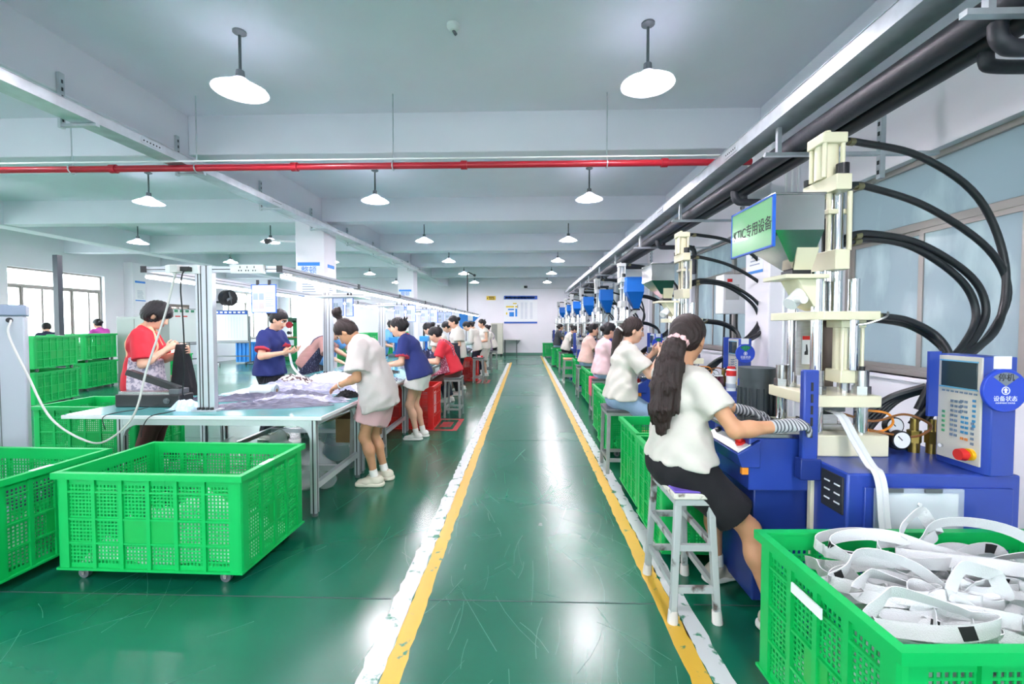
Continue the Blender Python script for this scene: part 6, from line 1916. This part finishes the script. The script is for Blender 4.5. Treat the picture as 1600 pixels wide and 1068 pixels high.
# ---------------------------------------------------------------- boards, posters, things along the walls
def board(name, label, cat, x0, x1, z0, z1, y, parts, th=.015, m=M_PAPER, frame=None):
    t = thing(name, label, cat, ((x0 + x1) / 2, y, z0))
    MB().box(x0, x1, y - th, y, z0, z1).build('panel', m, t, world=True)
    for nm, a, b_, c, d, mm in parts:
        MB().box(x0 + (x1 - x0) * a, x0 + (x1 - x0) * b_, y - th - .003, y - th, z0 + (z1 - z0) * c, z0 + (z1 - z0) * d).build(nm, mm, t, world=True)
    return t
P_BLUE = mat('print_blue', '#2458b8', .5); P_YEL = mat('print_yellow', '#e6c62a', .5); P_SKY = mat('print_sky_blue', '#2a86dd', .5); P_GREY = mat('print_grey', '#8f9db3', .6); P_RED = mat('print_red', '#c7392f', .5); P_GRN = mat('print_green', '#3b8f6a', .5)
pts = [('header', 0, 1, .87, 1, P_BLUE), ('footer', 0, 1, 0, .06, P_BLUE)]
pts += [('yellow_block', .06, .3, .58, .63, P_YEL), ('yellow_block', .27, .38, .70, .74, P_YEL), ('yellow_block', .34, .4, .58, .63, P_YEL), ('blue_block', .12, .3, .48, .53, P_SKY), ('blue_block', .16, .3, .25, .41, P_SKY), ('blue_block', .34, .395, .25, .53, P_SKY), ('yellow_block', .06, .1, .32, .4, P_YEL), ('dark_block', .4, .42, .55, .68, P_GREY)]
for i in range(9): pts.append(('header_print', .04 + i * .1, .12 + i * .1, .90, .965, M_WHITE))
for c in (.5, .62, .78):
    for i in range(12): pts.append(('text_line', c, c + .08, .18 + i * .05, .195 + i * .05, mat('print_pale', '#b7bfcf', .6)))
board('wall_board', 'white plan board with blue header and yellow and blue blocks on the back wall', 'board', -1.03, .55, 1.49, 2.8, YB, pts)
t = board('warning_sign', 'small yellow sign with black print on the back wall left of the plan board', 'sign', -1.86, -1.43, 2.60, 2.79, YB, [('black_print', .06, .16, .3, .6, M_INK)] + [('black_print', .25 + .12 * i, .34 + .12 * i, .55, .85, M_INK) for i in range(5)] + [('black_print', .3 + .2 * i, .45 + .2 * i, .2, .42, M_INK) for i in range(3)], m=P_YEL)
cm = thing('security_camera', 'small black security camera high on the back wall above the plan board', 'camera', (-.15, 21.25, 3.2))
MB().box(-.22, -.08, 21.12, 21.26, 3.15, 3.27).build('housing', M_WHITE, cm, world=True)
MB().cyl((-.1, 21.19, 3.21), (.06, 21.12, 3.2), .055, n=14).build('lens_body', M_BLACKP, cm, world=True)
MB().bar((-.15, 21.2, 3.2), (-.15, YB, 3.2), .04).build('mount', M_GREYP, cm, world=True)
cc = thing('cable_conduit', 'thin conduit running from the security camera to the right wall', 'conduit', (0, YB, 3.15))
MB().bar((.06, YB - .012, 3.15), (2.4, YB - .012, 3.15), .02).build('run', M_LGREY, cc, world=True)
cb = thing('cabinet', 'beige metal cabinet on casters against the back wall', 'cabinet', (-1.32, 20.7, 0))
MB().box(-1.6, -1.05, 20.45, 20.95, .09, 1.5).build('body', mat('beige_enamel', '#cfcdbd', .5), cb, world=True, bevel=.01)
MB().box(-1.56, -1.3, 20.44, 20.45, .14, 1.45).build('door', mat('mesh_grey', '#8f9188', .5), cb, world=True)
MB().box(-1.28, -1.08, 20.44, 20.45, .14, 1.45).build('door', mat('beige_enamel', '#cfcdbd', .5), cb, world=True)
for x in (-1.52, -1.13):
    for y in (20.5, 20.9): MB().cyl((x, y - .015, .045), (x, y + .015, .045), .045, n=14).build('caster', M_BLACKP, cb, world=True)
tb = thing('folding_table', 'grey folding table against the back wall', 'table', (-.65, 20.9, 0))
MB().box(-1.03, -.25, 20.6, 21.28, .72, .75).build('tabletop', M_LGREY, tb, world=True, bevel=.005)
for x in (-.97, -.42):
    for y in (20.65, 21.22): MB().bar((x, y, 0), (x, y, .72), .03).build('leg', M_GREYP, tb, world=True)
MB().bar((-.42, 20.65, .5), (-.27, 20.65, .715), .02).build('brace', M_GREYP, tb, world=True)
bt = thing('banner_board', 'blue slanted display board beyond the end of the light gantry', 'board', (-2.4, 19.5, 0))
MB().prism([(-2.9, 1.95), (-2.0, 1.8), (-2.55, 1.25), (-2.9, 1.25)], 19.48, 19.5, 'y').build('panel', P_SKY, bt, world=True)
MB().box(-2.52, -2.3, 19.47, 19.48, 1.6, 1.9).build('white_print', M_PAPER, bt, world=True)
for x in (-2.86, -2.6): MB().bar((x, 19.5, 0), (x, 19.5, 1.4), .03).build('leg', M_GREYP, bt, world=True)
hk = thing('air_line_post', 'thin dark post with a bent arm rising from the far gantry rail', 'post', (-1.9, 14.6, 1.8))
MB().cyl((-1.9, 14.6, 1.80), (-1.9, 14.6, 3.12), .02, n=10).build('upright', M_BLACKP, hk, world=True)
MB().tube(spline([(-1.9, 14.6, 3.10), (-1.87, 14.6, 3.13), (-1.75, 14.6, 3.08), (-1.68, 14.6, 3.04)], 4), .018, 8).build('arm', M_BLACKP, hk, world=True)
MB().cyl((-1.7, 14.6, 3.05), (-1.63, 14.6, 3.02), .04, n=10).build('head', M_BLACKP, hk, world=True)
MB().bar((-2.0 + .03 * 11, 14.6, 1.802), (-1.88, 14.6, 1.802), .03).build('base_clamp', M_GREYP, hk, world=True)

def poster(label, parent_face, a0, a1, z0, z1, pos, hdr='', sub=''):
    """parent_face 'y' (faces the camera) or 'x' (faces the aisle)"""
    t = thing('poster', label, 'poster', (0, 0, 0))
    def bx(u0, u1, za, zc, d):
        if parent_face == 'y': return MB().box(u0, u1, pos - d, pos - d + .002, za, zc)
        s = 1 if parent_face == 'x+' else -1
        return MB().box(min(pos + s * d, pos + s * (d - .002)), max(pos + s * d, pos + s * (d - .002)), u0, u1, za, zc)
    bx(a0, a1, z0, z1, .004).build('sheet', M_PAPER, t)
    h = z1 - z0; w = a1 - a0
    bx(a0, a1, z1 - h * .1, z1, .006).build('header', P_SKY, t)
    bx(a0, a1, z0, z0 + h * .05, .006).build('footer', P_SKY, t)
    for i in range(6): bx(a0 + w * .2, a1 - w * (.2 + .05 * (i % 3)), z0 + h * (.15 + .07 * i), z0 + h * (.17 + .07 * i), .006).build('text_line', P_GREY, t)
    if hdr:
        rot = FACE_CAM if parent_face == 'y' else (FACE_R if parent_face == 'x+' else FACE_L)
        c = (a0 + a1) / 2
        l = (c, pos - .007, z1 - h * .24) if parent_face == 'y' else (pos + (.007 if parent_face == 'x+' else -.007), c, z1 - h * .24)
        text(hdr, w * .36, P_SKY, t, l, rot)
    return t
poster('blue-headed poster with two large characters on the front of the nearer white column', 'y', -4.06, -3.66, 1.92, 2.54, 7.9, '整顿')
poster('narrow poster on the aisle side of the nearer white column', 'x+', 8.02, 8.3, 1.92, 2.52, -3.58)
poster('blue-headed poster on the front of the farther white column', 'y', -4.05, -3.65, 1.95, 2.55, 14.25, '整顿')
poster('white poster with blue bands on the column between the right windows', 'x-', 4.74, 5.08, 1.98, 2.56, 2.46)
poster('white poster with a blue header on the left wall pier', 'x+', 13.02, 13.38, 2.14, 2.74, XL + .28)
poster('white poster with a blue header on the left wall beyond the doorway', 'x+', 16.2, 16.7, 2.0, 2.75, XL)
def whiteboard(label, c, ang, w, hdr, lines):
    t = thing('whiteboard', label, 'whiteboard', c, R(ang))
    M_BF = mat('board_frame', '#6f7678', .4, .6)
    MB().box(-w / 2, w / 2, -.012, .012, .86, 1.93).build('panel', mat('board_white', '#e3ebe9', .15), t)
    m = MB(); m.box(-w / 2 - .02, w / 2 + .02, -.02, .02, 1.93, 1.95); m.box(-w / 2 - .02, w / 2 + .02, -.02, .02, .83, .86); m.box(-w / 2 - .02, -w / 2, -.02, .02, .86, 1.93); m.box(w / 2, w / 2 + .02, -.02, .02, .86, 1.93)
    m.build('frame', M_BF, t)
    for s in (-1, 1):
        l = MB().bar((s * (w / 2 + .06), 0, .09), (s * (w / 2 + .06), 0, 1.75), .05, .04).build('upright', M_BF, t)
        MB().bar((s * (w / 2 + .06), -.28, .09), (s * (w / 2 + .06), .28, .09), .05, .04).build('foot', M_BF, l)
        for y in (-.26, .26): MB().cyl((s * (w / 2 + .06) - .015, y, .035), (s * (w / 2 + .06) + .015, y, .035), .035, n=12).build('caster', M_BLACKP, l)
    MB().bar((-w / 2 - .06, 0, .79), (w / 2 + .06, 0, .79), .04).bar((-w / 2 - .06, 0, .3), (w / 2 + .06, 0, .3), .04).build('cross_bar', M_BF, t)
    if hdr == 'blue':
        MB().box(-w / 2, w / 2, -.014, -.012, 1.8, 1.93).build('header', P_BLUE, t)
        m = MB()
        for i in range(9): m.box(-w * .42 + i * w * .1, -w * .36 + i * w * .1, -.0155, -.014, 1.84, 1.9)
        m.build('header_print', M_WHITE, t)
    else:
        m = MB()
        for i in range(8): m.box(-w * .38 + i * w * .095, -w * .32 + i * w * .095, -.014, -.012, 1.83, 1.91)
        m.build('header_print', P_GRN, t)
        m = MB()
        for i in range(3): m.box(-w * .3 + i * .2, -w * .3 + i * .2 + .15, -.014, -.012, 1.68, 1.72)
        m.build('red_print', P_RED, t)
    m = MB()
    for i in range(lines): m.box(-w * .45 + w * .9 * i / lines, -w * .45 + w * .9 * i / lines + .006, -.0135, -.012, .95, 1.72)
    if lines: m.build('ruled_line', mat('print_pale', '#b7bfcf', .6), t)
    return t
whiteboard('whiteboard on casters with green lettering along its top, in front of the doorway', (-11.1, 14.3, 0), 62, 1.65, 'green', 0)
whiteboard('ruled whiteboard on casters with a blue header, right of the green-lettered one', (-10.75, 15.75, 0), 4, 1.55, 'blue', 14)
fn = thing('wall_fan', 'big round black fan on a bracket by the left wall', 'fan', (-11.5, 16.95, 2.45))
MB().cyl((-11.55, 16.95, 2.45), (-11.3, 16.85, 2.45), .30, n=28).build('drum', M_BLACKP, fn, world=True)
MB().cyl((-11.3, 16.85, 2.45), (-11.27, 16.84, 2.45), .06, n=14).build('hub', M_GREYP, fn, world=True)
for q in range(4):
    a = q * math.pi / 2 + .4
    MB().bar((-11.285, 16.845, 2.45), (-11.285, 16.845 + .24 * math.cos(a), 2.45 + .24 * math.sin(a)), .01, .09).build('blade', M_GREYP, fn, world=True)
MB().bar((-11.5, 16.95, 2.3), (-11.9, 16.95, 2.3), .08).build('bracket', M_GREYP, fn, world=True)
# post by the left crates
ps = thing('steel_post', 'dark steel post standing among the crates in front of the left window', 'post', (-9.5, 8.85, 0))
MB().box(-9.55, -9.45, 8.8, 8.9, 0, 2.84).build('upright', mat('dark_post', '#3d434d', .4), ps, world=True)
MB().box(-9.63, -9.37, 8.72, 8.98, 0, .012).build('base_plate', M_GREYP, ps, world=True)
# grey cabinets near the left pier
g = thing('cabinet', 'tall grey-green metal cabinet behind the red-shirted worker', 'cabinet', (-9.4, 10.7, 0))
MB().box(-9.85, -8.95, 10.5, 11.0, 0, 1.62).build('body', mat('grey_green_enamel', '#a3ada8', .4), g, world=True, bevel=.01)
for x0 in (-9.83, -9.39): MB().box(x0, x0 + .42, 10.485, 10.5, .05, 1.57).build('door', mat('grey_green_enamel', '#a3ada8', .4), g, world=True, bevel=.004)
# green bench machines by the far windows
def bench(label, x, y):
    t = thing('bench_machine', label, 'machine', (x, y, 0), group='green bench machines')
    GM = mat('machine_green', '#1c8a45', .4)
    MB().box(-.55, .55, -.3, .3, 0, .9).build('cabinet', GM, t, bevel=.01)
    MB().box(-.58, .58, -.33, .33, .9, .94).build('worktop', M_CARD, t)
    MB().box(-.25, .05, -.31, -.3, .6, .82).build('paper_label', M_PAPER, t)
    MB().box(-.1, .08, -.1, .1, .94, 1.6).build('column', GM, t, bevel=.01)
    MB().box(-.3, .2, -.1, .1, 1.5, 1.72).build('head', mat('dark_green', '#2f5a45', .4), t, bevel=.02)
    MB().cyl((-.2, -.12, 1.42), (-.2, -.2, 1.42), .13, n=20).build('flywheel', M_RED, t)
    for i in range(3):
        b_ = MB().bar((.25 + i * .1, 0, .94), (.25 + i * .1, 0, 1.9 - i * .12), .015).build('rod', M_GREYP, t)
        MB().sphere((.25 + i * .1, 0, 1.93 - i * .12), .06, 10).build('red_knob', M_RED, b_)
    MB().cyl((-.3, -.05, 1.1), (-.3, .1, 1.1), .07, n=16).build('spool', M_BLACKP, t)
    return t
bench('green bench machine with red wheel left of the nearer column, behind the navy polo worker', -9.35, 18.0)
bench('green bench machine with red knobs beside the nearer white column', -8.1, 18.3)
# small presses and boxes beyond the tables
def bench_press(label, x, y, z=.755):
    t = thing('bench_press', label, 'machine', (x, y, z), group='bench presses on the tables')
    MB().box(-.1, .1, -.12, .12, 0, .06).build('base', M_GREYP, t, bevel=.006)
    MB().box(-.05, .05, .05, .11, .06, .36).build('column', M_HBLUE, t, bevel=.006)
    MB().box(-.09, .09, -.1, .11, .30, .42).build('head', mat('light_blue_enamel', '#3a9be0', .4), t, bevel=.01)
    MB().cyl((0, -.04, .12), (0, -.04, .30), .02, n=12).build('spindle', M_CHROME, t)
    MB().cyl((0, -.04, .42), (0, -.04, .60), .022, n=12).build('air_cylinder', M_BLACKP, t)
    return t
bench_press('blue bench press on the table beyond the navy polo worker in white shorts', -2.3, 10.1)
bench_press('blue bench press on the table left of the fourth gantry post', -2.75, 9.3)
bench_press('blue bench press farther down the tables', -2.4, 12.1)
tbx = thing('tool_case', 'blue plastic tool case with a handle on the table behind the topknot packer', 'case', (-2.75, 7.7, .755))
MB().box(-.16, .16, -.1, .1, 0, .22).build('case_body', M_DBLUE, tbx, bevel=.02)
MB().tube(spline([(-.09, 0, .22), (-.08, 0, .29), (.08, 0, .29), (.09, 0, .22)], 5), .01, 8).build('handle', M_GREYP, tbx)
for i, (x, y, z, lab) in enumerate(((-3.85, 11.2, 0, 'green crate on the floor left of the tables, beyond the mauve-shirted worker'), (-3.85, 11.2, .615, 'green crate stacked on another, left of the tables'), (-3.85, 13.1, 0, 'green crate on the floor left of the far tables'), (-3.85, 13.1, .615, 'green crate stacked on another, left of the far tables'))):
    dup_thing(crate_big, (x, y, z), R(90), label=lab, group='green crates left of the tables')
# cans and jars on the second press
def can(label, x, y, r, h, mb_, cap_=None, name='spray_can', band=None):
    t = thing(name, label, 'can' if name == 'spray_can' else 'jar', (x, y, .79))
    MB().lathe([(0, 0), (r, 0), (r, h * .86), (r * .55, h * .93), (r * .5, h * .94), (0, h * .94)], n=20).build('body', mb_, t)
    if band: MB().lathe([(r * 1.01, h * .12), (r * 1.01, h * .3)], n=20).build('print_band', band, t); MB().lathe([(r * 1.01, h * .62), (r * 1.01, h * .84)], n=20).build('red_band', M_REDP, t)
    MB().lathe([(0, h), (r * .8, h), (r * .85, h * .92), (0, h * .92)], n=16).build('cap', cap_ or M_WHITE, t)
    return t
can('white and red spray can on the second press cabinet', 1.995, 4.40, .045, .235, M_WHITE, M_REDP, band=mat('print_pale', '#b7bfcf', .6))
can('jar of dark red liquid on the second press cabinet', 1.885, 4.43, .05, .15, mat('dark_jar', '#4a1524', .1), mat('clear_lid', '#cfd6d8', .2), 'jar')
can('white plastic cup on the second press cabinet, left of the dark jar', 1.78, 4.45, .035, .1, M_WHITE, None, 'jar')
can('red and yellow jar on the second press cabinet, right of the spray can', 2.075, 4.42, .04, .11, mat('red_yellow_print', '#d8632c', .4), M_YEL, 'jar')
# inverter box with conduit at the right wall
ib = thing('electrical_box', 'grey electrical box with cables in front of the second right window', 'electrical box', (2.72, 6.0, 1.57))
MB().box(2.55, 2.88, 5.88, 6.12, 1.57, 2.08).build('box_body', M_WHITE, ib, world=True, bevel=.01)
MB().box(2.58, 2.75, 5.875, 5.88, 1.75, 1.95).build('vent_plate', M_LGREY, ib, world=True)
MB().box(2.60, 2.66, 5.872, 5.88, 1.98, 2.02).build('red_label', M_REDP, ib, world=True)
for i, x in enumerate((2.62, 2.70, 2.78)):
    MB().tube(spline([(x, 6.0, 1.58), (x, 6.0, 1.4), (x + .02 * i, 6.02, 1.0), (x + .02 * i, 6.05, .3), (x + .02 * i, 6.05, .02)], 5), .014, 8).build('cable', M_BLACK, ib, world=True)
MB().bar((2.715, 6.1, 1.85), (XR, 6.1, 1.85), .05).build('wall_bracket', M_GREYP, ib, world=True)
cd_ = thing('conduit', 'white vertical conduit pair on the right column facing the camera', 'conduit', (2.62, 4.6, 1))
for x in (2.60, 2.66, 2.72): MB().cyl((x, 4.607, .1), (x, 4.607, 3.25), .012, n=8).build('run', M_WHITE, cd_, world=True)
bn = thing('cctv_camera', 'small black camera on the ceiling left of the nearer column', 'camera', (-4.4, 7.6, 2.85))
MB().cyl((-4.45, 7.7, 2.88), (-4.38, 7.5, 2.84), .045, n=14).build('lens_body', M_BLACKP, bn, world=True)
MB().bar((-4.41, 7.65, 2.88), (-4.1, 8.0, 2.92), .03).build('mount', M_WHITE, bn, world=True)
